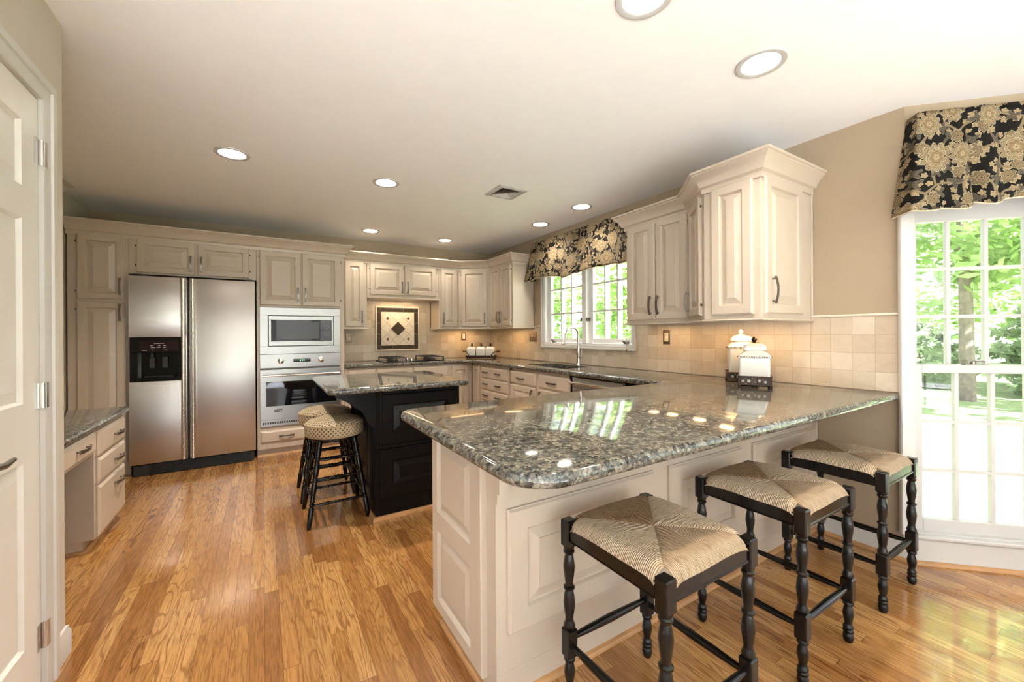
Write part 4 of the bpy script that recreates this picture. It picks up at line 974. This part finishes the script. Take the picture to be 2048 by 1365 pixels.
for z0_, z1_, sides in ((.14, .14, 'xy'), (.30, .26, 'xy'), (.42, .37, 'xy')):
    for sgn in (-1, 1):
        zx, zy = z0_, z1_ + .03
        G().lathe(RG, p0=lp(-1, sgn, zx), p1=lp(1, sgn, zx), n=10).build('rung', M['gloss'], rs)
        G().lathe(RG, p0=lp(sgn, -1, zy), p1=lp(sgn, 1, zy), n=10).build('rung', M['gloss'], rs)
rs2 = copy_tree(rs); rs2.location = (.425, 3.56, 0); rs2['label'] = 'round dotted-cushion stool behind the nearer one, toward the ovens'

# ------------------------------------------------------------------ cooktop and wall fittings
ck = thing('gas_cooktop', 'black gas cooktop with cast-iron grates set in the granite under the medallion', 'cooktop', (1.245, 4.90, CT))
G().box(0, .76, 0, .50, 0, .012, .004).build('cooktop_glass', M['gloss'], ck)
for gx in (.03, .275, .52):
    if gx == .275: continue
    g = G(); w_ = .225; t_ = .006
    for y_ in (.04, .46): g.box(gx, gx + w_, y_ - t_, y_ + t_, .045, .057, .002)
    for x_ in (gx, gx + w_): g.box(x_ - t_, x_ + t_, .04, .46, .045, .057, .002)
    for y_ in (.145, .25, .355): g.box(gx, gx + w_, y_ - .004, y_ + .004, .045, .059)
    g.box(gx + w_ / 2 - .004, gx + w_ / 2 + .004, .04, .46, .045, .059)
    for x_ in (gx, gx + w_):
        for y_ in (.04, .46): g.box(x_ - .006, x_ + .006, y_ - .006, y_ + .006, .011, .05)
    g.build('grate', M['iron'], ck)
    for y_ in (.145, .355):
        g = G(); g.lathe([(.048, .012), (.048, .018), (.036, .022), (.036, .032), (.020, .034)], c=(gx + w_ / 2, y_, 0), n=20); g.build('burner', M['iron'], ck)
for i in range(4):
    g = G(); c = (.345 + .022 * (i % 2), .10 + i * .085, 0); g.lathe([(.018, .012), (.017, .034), (.012, .036)], c=c, n=16); g.build('knob', M['chrome'], ck)
# tile medallion
md = thing('tile_medallion', 'framed square stone medallion with dark relief border above the cooktop', 'wall tile panel', (1.252, YB - tb, 1.036))
MS = .59
G().box(0, MS, -.006, -.0005, 0, MS).build('backing', M['grout'], md, smooth=0)
g = G(); fw = .018
for a, b, c, d in ((0, MS, 0, fw), (0, MS, MS - fw, MS), (0, fw, fw, MS - fw), (MS - fw, MS, fw, MS - fw)): g.box(a, b, -.016, -.005, c, d, .005)
g.build('frame', M['stonecream'], md)
b0, bw = .021, .050; L_ = MS - 2 * b0; gp = .004; ln = (L_ - 2 * bw - 4 * gp) / 3
bi = 0
for sx in (b0, MS - b0 - bw):
    for sz in (b0, MS - b0 - bw): G().box(sx, sx + bw, -.012, -.005, sz, sz + bw, .0015).build('border_tile', M['relief'], md)
for k in range(3):
    p = b0 + bw + gp + k * (ln + gp)
    for sz in (b0, MS - b0 - bw): G().box(p, p + ln, -.012, -.005, sz, sz + bw, .0015).build('border_tile', M['relief'], md)
    for sx in (b0, MS - b0 - bw): G().box(sx, sx + bw, -.012, -.005, p, p + ln, .0015).build('border_tile', M['relief'], md)
# diagonal field
f0, f1 = b0 + bw + gp, MS - b0 - bw - gp; fc = MS / 2; hs = (f1 - f0) / 2
g = G(); dsz = hs / 1.5
def clip(poly, lo, hi):
    for ax in (0, 1):
        for sg, lim in ((1, lo), (-1, hi)):
            res = []
            for i in range(len(poly)):
                a, b = poly[i - 1], poly[i]; da, db = sg * (a[ax] - lim), sg * (b[ax] - lim)
                if da * db < 0: t = da / (da - db); res.append((a[0] + (b[0] - a[0]) * t, a[1] + (b[1] - a[1]) * t))
                if db >= 0: res.append(b)
            poly = res
            if len(poly) < 3: return []
    return poly
for i in range(-4, 5):
    for j in range(-4, 5):
        if (i + j) % 2: continue
        cx, cz, r_ = fc + i * dsz / 2 * 1.0, fc + j * dsz / 2 * 1.0, dsz / 2 - .003
        if abs(i) + abs(j) < 2 : continue
        pl = clip([(cx - r_, cz), (cx, cz - r_), (cx + r_, cz), (cx, cz + r_)], f0, f1)
        if pl: g.loft([[(x, -.005, z) for x, z in pl], [(x, -.010, z) for x, z in pl]])
g.build('field_tiles', M['stonecream'], md, smooth=0)
def diamond(r_, y0_, y1_): return G().loft([[(fc - r_, y0_, fc), (fc, y0_, fc - r_), (fc + r_, y0_, fc), (fc, y0_, fc + r_)], [(fc - r_ * .98, y1_, fc), (fc, y1_, fc - r_ * .98), (fc + r_ * .98, y1_, fc), (fc, y1_, fc + r_ * .98)]])
diamond(.118, -.005, -.014).build('diamond_frame', M['stonecream'], md, smooth=0); diamond(.095, -.013, -.019).build('diamond_relief', M['relief'], md, smooth=0)
for sx in (-1, 1):
    for sz in (-1, 1):
        cx, cz, r_ = fc + sx * .138, fc + sz * .138, .022
        G().loft([[(cx - r_, -.008, cz), (cx, -.008, cz - r_), (cx + r_, -.008, cz), (cx, -.008, cz + r_)], [(cx - r_, -.014, cz), (cx, -.014, cz - r_), (cx + r_, -.014, cz), (cx, -.014, cz + r_)]]).build('accent_tile', M['goldtile'], md, smooth=0)
# outlets and switches
def outlet(label, loc, rz):
    t = thing('power_outlet', label, 'outlet', loc, rz); w_, h_ = .076, .120
    raised_ = G().rectloops(-w_ / 2, w_ / 2, -h_ / 2, h_ / 2, [(0, -.0003), (0, -.004), (.004, -.007), (.008, -.0075)], True); raised_.build('cover_plate', M['platebronze'], t, smooth=20)
    g = G(); g.box(-.019, .019, -.0095, -.007, -.036, .036, .002); rc = g.build('receptacle', M['stonecream'] , t)
    g = G()
    for z_ in (-.019, .019):
        g.box(-.008, -.005, -.0100, -.0094, z_ - .004, z_ + .006); g.box(.005, .008, -.0100, -.0094, z_ - .004, z_ + .006); g.box(-.002, .002, -.0100, -.0094, z_ - .012, z_ - .008)
    g.build('slots', M['rubber'], rc, smooth=0); return t
outlet('bronze outlet plate right of the medallion, above the small cream canisters', (2.513, YB - tb, 1.221), 0)
outlet('bronze outlet plate beside the oven tower, left of the medallion', (.925, YB - tb, 1.213), 0)
outlet('bronze outlet plate on the tile right of the sink window', (XR - tb, 2.275, 1.214), -90)
t = thing('light_switch', 'triple bronze switch plate on the tile left of the sink window', 'switch', (XR - tb, 4.305, 1.214), -90)
G().rectloops(-.085, .085, -.06, .06, [(0, -.0003), (0, -.004), (.004, -.007), (.008, -.0075)], True).build('cover_plate', M['platebronze'], t, smooth=20)
for x_ in (-.046, 0, .046): G().box(x_ - .005, x_ + .005, -.020, -.007, .0, .012, .002).build('toggle', M['stonecream'], t)

# ------------------------------------------------------------------ canisters
def sq(h_, z, r_): return [(x, y, z) for x, y in fillet([(-h_, -h_), (h_, -h_), (h_, h_), (-h_, h_)], {0: r_, 1: r_, 2: r_, 3: r_})]
def canister(label, loc, rz, dark, hb):
    stn = thing('canister_stand', ('pierced black metal stand under the front ceramic canister' if dark else 'pierced black metal stand under the taller back canister'), 'stand', loc, rz)
    h_ = .089; g = G(); zb, zt = .012, .066
    for k in range(4):
        Mx = Matrix.Rotation(math.pi / 2 * k, 4, 'Z')
        holes = [(-.062, .036, .011, 4), (-.030, .038, .012, 5), (.004, .032, .007, 4), (.026, .040, .011, 4), (.056, .034, .010, 5), (-.046, .052, .004, 6), (-.012, .053, .004, 6), (.042, .052, .004, 6), (-.046, .022, .005, 3), (-.01, .022, .005, 3), (.04, .021, .005, 3)]
        outer = [(-h_, zb), (h_, zb), (h_, zt), (-h_, zt)]
        vs_f = []; 
        def tv(x, y, z): return g.v(Mx @ Vector((x, y, z)))
        layers = []
        for y_ in (-h_, -h_ + .004):
            o_ = [tv(x, y_, z) for x, z in outer]; hs_ = [[tv(cx + r_ * math.cos(2 * math.pi * i / m_ + cx * 40), y_, cz + r_ * math.sin(2 * math.pi * i / m_ + cx * 40)) for i in range(m_)] for cx, cz, r_, m_ in holes]
            es = []
            for lp_ in [o_] + hs_:
                for i in range(len(lp_)): es.append(g.bm.edges.get((lp_[i - 1], lp_[i])) or g.bm.edges.new((lp_[i - 1], lp_[i])))
            bmesh.ops.triangle_fill(g.bm, edges=es, use_beauty=True); layers.append([o_] + hs_)
        for l0, l1 in zip(*layers): g.bridge(l0, l1)
    g.box(-h_ + .003, h_ - .003, -h_ + .003, h_ - .003, .012, .016)
    g.box(-h_ - .003, h_ + .003, -h_ - .003, -h_ + .004, .062, .068, .002); g.box(-h_ - .003, h_ + .003, h_ - .004, h_ + .003, .062, .068, .002); g.box(-h_ - .003, -h_ + .004, -h_ - .003, h_ + .003, .062, .068, .002); g.box(h_ - .004, h_ + .003, -h_ - .003, h_ + .003, .062, .068, .002)
    for k in range(4): sx, sy = (1 if k & 1 else -1), (1 if k & 2 else -1); g.lathe([(.006, 0), (.010, .004), (.010, .010), (.006, .014)], c=(sx * (h_ - .006), sy * (h_ - .006), 0), n=10)
    g.build('pierced_band', M['bronze'], stn)
    c = thing('ceramic_canister', label, 'canister', (loc[0], loc[1], loc[2] + .0165), rz)
    b = .0825; r_ = .014
    g = G(); g.loft([sq(b - .004, 0, r_), sq(b, .004, r_), sq(b, hb, r_), sq(b + .006, hb + .004, r_), sq(b + .006, hb + .016, r_), sq(b, hb + .020, r_), sq(b - .014, hb + .036, .02), sq(b - .024, hb + .044, .03), sq(b - .028, hb + .050, .03)]); g.build('jar', M['ceramic'], c, smooth=50)
    g = G()
    for k in range(4):
        Mx = Matrix.Rotation(math.pi / 2 * k, 4, 'Z')
        for i in range(19):
            x = -.076 + i * .00845; p = Mx @ Vector((x, -b - .007, hb + .010)); g.box(p.x - .0022, p.x + .0022, p.y - .0022, p.y + .0022, p.z - .004, p.z + .004)
    g.build('bead_band', M['bead'], c, smooth=0)
    g = G(); z = hb + .051; g.loft([sq(.062, z, .02), sq(.066, z + .004, .02), sq(.064, z + .022, .022), sq(.052, z + .036, .022), sq(.034, z + .042, .02)]); ld = g.build('lid', M['ceramic'], c, smooth=50)
    g = G(); z += .041; g.lathe([(.034, 0), (.030, .004), (.012, .008), (.008, .013), (.016, .020), (.017, .026), (.010, .038), (.003, .044)], c=(0, 0, z), n=18); g.build('knob', M['bronze' if dark else 'ceramic'], ld)
    return c
cr = -61.7
canister('large cream ceramic canister with a bronze knob, front of the pair on the peninsula', (2.640, 1.376, CT), cr, True, .159)
canister('taller cream ceramic canister with a cream knob, behind the front one', (2.84, 1.57, CT), cr + 8, False, .208)
# small canister tray
ty = thing('canister_tray', 'dark scroll-handled tray in the far corner holding three small canisters', 'tray', (2.565, 4.985, CT), -42)
g = G(); g.box(-.20, .20, -.065, .065, .018, .026, .002)
for a, b, c, d in ((-.20, .20, -.069, -.063), (-.20, .20, .063, .069), (-.204, -.198, -.069, .069), (.198, .204, -.069, .069)): g.box(a, b, c, d, .012, .046, .002)
for sx in (-.18, .18):
    for sy in (-.05, .05): g.lathe([(.009, 0), (.011, .006), (.007, .014)], c=(sx, sy, 0), n=8)
g.build('pan', M['bronze'], ty)
for s in (-1, 1):
    g = G(); g.tube([(s * .150, -.069, .030), (s * .168, -.070, .065), (s * .195, -.070, .090), (s * .225, -.060, .098), (s * .240, -.050, .098)], [.006, .006, .006, .007, .008], 8); g.tube([(s * .150, .069, .030), (s * .168, .070, .065), (s * .195, .070, .090), (s * .225, .060, .098), (s * .240, .050, .098)], [.006, .006, .006, .007, .008], 8)
    g.lathe([(.010, 0), (.013, .1), (.010, .2), (.012, .5), (.010, .8), (.013, .9), (.010, 1)], p0=(s * .240, -.055, .098), p1=(s * .240, .055, .098), n=12); g.build('handle', M['bronze'], ty)
ca, sa = math.cos(R(-42)), math.sin(R(-42))
first = None
for k, (dx, lb) in enumerate(((-.132, 'small cream canister at the left end of the dark tray'), (0, 'small cream canister in the middle of the dark tray'), (.132, 'small cream canister at the right end of the dark tray'))):
    loc = (2.565 + ca * dx, 4.985 + sa * dx, CT + .0262)
    if first is None:
        first = c = thing('small_canister', lb, 'canister', loc, -42, 'small canisters in the tray')
        g = G(); g.loft([sq(.056, 0, .010), sq(.059, .003, .010), sq(.059, .098, .010), sq(.061, .099, .010), sq(.061, .104, .010), sq(.059, .105, .010)]); g.build('jar', M['ceramic'], c, smooth=50)
        g = G(); g.loft([sq(.060, .105, .010), sq(.058, .112, .012), sq(.045, .136, .015), sq(.034, .140, .015)]); ld = g.build('lid', M['ceramic'], c, smooth=50)
        g = G(); g.lathe([(.032, .140), (.026, .144), (.012, .154), (.008, .160), (.013, .170), (.013, .178), (.006, .186), (.001, .188)], n=16); g.build('knob', M['bronze'], ld)
    else:
        c = copy_tree(first); c.location = loc; c['label'] = lb

# ------------------------------------------------------------------ window valances
def valance(name, label, origin, rz, L, depth, z1, z0f, flare, folds, ret0=True, ret1=True, amp=.02):
    # cloth runs from the wall out along a return, across the front, and back; folds are (position, width, depth)
    rt = thing(name, label, 'valance', (*origin, 0), rz)
    path = []; n = 260
    def base(s):                            # arclength -> (x, y)
        r0 = depth if ret0 else 0
        if s < r0: return (0, -s)
        if s < r0 + L: return (s - r0, -depth)
        return (L, -depth + (s - r0 - L))
    tot = L + (depth if ret0 else 0) + (depth if ret1 else 0)
    vs, fs, uvs = [], [], []; m = 22
    for i in range(n + 1):
        s = tot * i / n; x, y = base(s); xf = x / L
        ext = sum(0 for _ in ())
        for j in range(m + 1):
            t = j / m                       # 0 top .. 1 bottom
            push = 0; lift = 0; shift = 0
            for fp, fw_, fd in folds:
                d = (x - fp * L) / fw_
                e = math.exp(-d * d)
                push += fd * e * (.25 + .75 * t); lift += -.035 * (fd / .03) * e * .6 * t
                shift += fd * .8 * d * e * (.2 + t)
            push += amp * .35 * math.sin(x * 17 + 1.3) * t + amp * .2 * math.sin(x * 31 + 2) * t
            fl = flare * t
            cx = x + (xf - .5) * 2 * fl * (1 if True else 0) * abs(2 * xf - 1) ** 3 + shift * .5
            front = min(1, max(0, -y / depth)); cy = y - (fl * .7 + push) * front
            zb = z0f(xf) + lift
            z = z1 + (zb - z1) * t
            vs.append((cx, min(cy, -.003), z)); uvs.append((s * 1.0 + .35 * sum(fd * 3 * math.tanh((x - fp * L) / fw_) for fp, fw_, fd in folds), (z - zb) * 1.0 + (.52 if False else 0) + t * 0))
    for i in range(n):
        for j in range(m):
            a = i * (m + 1) + j; fs.append((a, a + 1, a + m + 2, a + m + 1))
    me = bpy.data.meshes.new('cloth'); me.from_pydata(vs, [], fs); uvl = me.uv_layers.new(name='UVMap')
    for l in me.loops: uvl.data[l.index].uv = uvs[l.vertex_index]
    me.materials.append(M['floral']); me.polygons.foreach_set('use_smooth', [True] * len(me.polygons))
    o = bpy.data.objects.new('cloth', me); COL.objects.link(o); o.parent = rt
    so = o.modifiers.new('thickness', 'SOLIDIFY'); so.thickness = .004; so.offset = 1
    bot = [vs[i * (m + 1) + m] for i in range(0, n + 1, 2)]
    G().tube([(x, y, z - .001) for x, y, z in bot], .0042, 6).build('cord_trim', paint('ecru_trim', (.62, .52, .36), .8, .1), rt)
    G().box(.01, L - .01, -depth + .008, -.002, z1 - .03, z1 - .004).build('mounting_board', M['trim'], rt, smooth=0)
    return rt
valance('window_valance', 'black and gold floral valance over the sink window', (XR, 4.182), -90, 1.62, .10, 2.375, lambda u: 1.925 - .03 * math.sin(math.pi * u) ** 2 * 1.0 - .01 * math.cos(u * 14), .07, [(.03, .05, .03), (.44, .06, .035), (.52, .03, -.02), (.93, .05, .035)])
valance('window_valance', 'large black and gold floral valance over the tall bay window', (BC[0] + q * .012, BC[1] - q * .012), -45, .745, .085, 2.395, lambda u: 1.875 + .03 * math.sin(math.pi * u) ** 2, .07, [(.05, .04, .02), (.20, .035, .035), (.27, .02, -.02), (.36, .03, .03)])

# ------------------------------------------------------------------ ceiling fittings
def recessed(label, x, y, power, first=[None]):
    if first[0] is None:
        r = first[0] = thing('recessed_light', label, 'ceiling light', (x, y, H), 0, 'recessed ceiling lights')
        g = G(); rings = [(.078, .0), (.078, -.003), (.092, -.007), (.102, -.005), (.104, .0)]
        g.loft([[(rr_ * math.cos(2 * math.pi * k / 40), rr_ * math.sin(2 * math.pi * k / 40), z) for k in range(40)] for rr_, z in rings], cap0=False, cap1=False); g.build('trim_ring', M['white'], r)
        G().lathe([(.0785, -.0025), (.0785, -.001)], n=40).build('lens', M['light'], r)
    else:
        r = copy_tree(first[0]); r.location = (x, y, H); r['label'] = label
    d = bpy.data.lights.new('downlight', 'SPOT'); d.energy = power; d.spot_size = R(132); d.spot_blend = .8; d.shadow_soft_size = .06; d.color = (1, .90, .77)
    l = bpy.data.objects.new('downlight', d); COL.objects.link(l); l.location = (x, y, H - .02)
LP = 50
recessed('recessed ceiling light nearest the refrigerator, left of the island', -.17, 3.304, LP * 1.35)
recessed('recessed ceiling light above the island', .851, 3.307, LP)
recessed('recessed ceiling light by the oven end of the upper cabinets', 1.084, 4.926, LP * .22)
recessed('recessed ceiling light near the far right corner of the ceiling', 2.023, 4.94, LP * .22)
recessed('recessed ceiling light above the sink, farther of two by the window valance', 2.647, 3.687, LP * .30)
recessed('recessed ceiling light above the sink, nearer of two by the window valance', 2.627, 2.976, LP * .30)
recessed('large recessed ceiling light at upper right, over the peninsula', 1.936, .973, LP * .45)
recessed('recessed ceiling light cut by the top edge of the photo', 1.190, 1.000, LP * .6)
vt = thing('ceiling_vent', 'square white louvered vent in the ceiling', 'vent', (1.796, 3.000, H))
g = G(); hv = .140
def sqr(h_, z): return [(-h_, -h_, z), (h_, -h_, z), (h_, h_, z), (-h_, h_, z)]
g.loft([sqr(hv, -.0005), sqr(hv, -.004), sqr(hv - .01, -.010), sqr(hv - .036, -.012), sqr(hv - .040, -.002)], cap0=False, cap1=False); g.build('frame', M['white'], vt, smooth=0)
for k, h_ in enumerate((.098, .072, .046, .022)):
    g = G(); g.loft([sqr(h_, -.012), sqr(max(.002, h_ - .018), -.003), sqr(max(.001, h_ - .020), -.003), sqr(h_ - .002, -.0135)], cap0=False, cap1=False); g.build('louver', M['white'], vt, smooth=0)
G().box(-.10, .10, -.10, .10, -.0015, -.0005).build('duct_back', M['bead'], vt, smooth=0)
# blind cord with tassel by the right casement
bc = thing('blind_cord', 'thin blind cord with a wooden tassel at the right side of the sink window', 'cord', (XR - .03, 2.715, 0))
G().tube([(0, 0, 1.93), (.002, .002, 1.5), (0, 0, 1.10)], .0016, 5).build('cord_line', M['cord'], bc)
G().lathe([(.003, 0), (.007, .012), (.006, .03), (.003, .036)], c=(0, 0, 1.068), n=10).build('tassel', M['tassel'], bc)

# warm lights under the upper cabinets
WARM = (1, .62, .28); UC = .26
for x_, y_, p_ in ((2.72, 1.33, 1.6), (2.72, 1.52, 1.6), (2.80, 1.80, 1.2), (2.83, 2.08, .8), (2.83, 2.28, .8)): area('under_cabinet_light', (x_, y_, 1.316), (0, 0, 0), .05, .09, UC * p_, WARM)
area('under_cabinet_light', (2.80, 4.60, 1.316), (0, 0, 0), .06, .40, UC * 2.6, WARM)
area('under_cabinet_light', (2.45, 5.28, 1.316), (0, 0, 0), .5, .06, UC * 3.2, WARM)
area('hood_light', (1.55, 5.28, 1.698), (0, 0, 0), .5, .08, UC * 5.0, (1, .72, .42))

# ------------------------------------------------------------------ outdoors
g = G(); g.box(XR + .35, 70, -40, 70, -.5, -.40); o = g.build('lawn', M['lawn'], smooth=0); structure(o)
g = G(); g.box(-40, 3.3, -60, YR - 9, -.5, -.40); o = g.build('lawn', M['lawn'], smooth=0); structure(o)
g = G(); g.box(-14, 3.3, YR - 9, YR - .2, -.5, -.25); g.box(-14, XL - .2, YR - .2, 3, -.5, -.25); o = g.build('bounce_patio', M['bounce_patio'], smooth=0); structure(o)  # unseen paving, added to bounce sunlight up through the windows
def tree(label, x, y, h, cr_, n, mat, trunk_r, group, z0=-.42, low=.25, sz=.16, seed=0):
    rn = random.Random(seed); t = thing('shrub' if h < 3 else 'tree', label, 'shrub' if h < 3 else 'tree', (x, y, z0), 0, group)
    G().tube([(0, 0, 0), (.05, .03, h * .3), (.0, .1, h * .6), (.05, 0, h * .92)], [trunk_r, trunk_r * .8, trunk_r * .55, trunk_r * .15], 8).build('trunk', M['bark'], t)
    vs, fs = [], []
    cl = [(rn.uniform(0, 6.28), rn.random() ** .5, rn.random()) for _ in range(46)]
    for _ in range(n):
        a, rr_, zz = cl[rn.randrange(46)]
        zf = low + (1 - low) * zz; rad = cr_ * math.sin(math.pi * min(1, .12 + .88 * (zf - low) / (1 - low))) ** .7
        c = Vector((rad * rr_ * math.cos(a) + rn.gauss(0, cr_ * .13), rad * rr_ * math.sin(a) + rn.gauss(0, cr_ * .13), h * zf + rn.gauss(0, h * .04)))
        u = Vector((rn.gauss(0, 1), rn.gauss(0, 1), rn.gauss(0, .6))).normalized(); w = u.orthogonal().normalized(); s_ = sz * rn.uniform(.6, 1.3)
        b = len(vs); vs += [c - u * s_, c + w * s_ * .5, c + u * s_, c - w * s_ * .5]; fs.append((b, b + 1, b + 2, b + 3))
    me = bpy.data.meshes.new('foliage'); me.from_pydata(vs, [], fs); me.materials.append(M[mat]); o = bpy.data.objects.new('foliage', me); COL.objects.link(o); o.parent = t
GS = 'trees outside the sink window'
for i, (x, y) in enumerate(((8.0, 7.0), (9.5, 10.6), (13.0, 8.5), (9.0, 14.6), (14.5, 13.5))):
    tree('leafy green tree seen through the panes of the sink window', x, y, 5.5 + i * .5, 1.75, 3000, 'leaf', .12, GS, low=.05, sz=.15, seed=i)
tree('tree with a straight trunk seen through the tall window, rising past its middle panes', 14.2, 2.52, 8.5, 2.2, 5200, 'leaf', .15, None, low=.36, sz=.15, seed=31)
GB = 'trees beyond the lawn'
for i, (x, y, h) in enumerate(((13.6, -2.4, 8), (18.6, -1.6, 8.5), (20.0, 5.0, 9), (27, 9.5, 9), (31, 3.0, 12), (26, -2.5, 10))):
    tree('tree in the woods beyond the lawn, seen through the tall window', x, y, h, 2.3 if i < 3 else 3.2, 4200, 'pine' if i % 2 else 'leaf', .20, GB, low=.12, sz=.16 if i < 3 else .26, seed=50 + i)

for i, (x, y, h) in enumerate(((16.6, 1.5, 1.7), (16.9, 3.9, 1.8), (15.9, 6.2, 1.6), (19.0, 1.9, 2.3))):
    t = tree('dense shrub along the far edge of the lawn, seen through the tall window', x, y, h, .95, 2600, 'pine', .04, 'shrubs at the far edge of the lawn', low=.03, sz=.13, seed=90 + i)
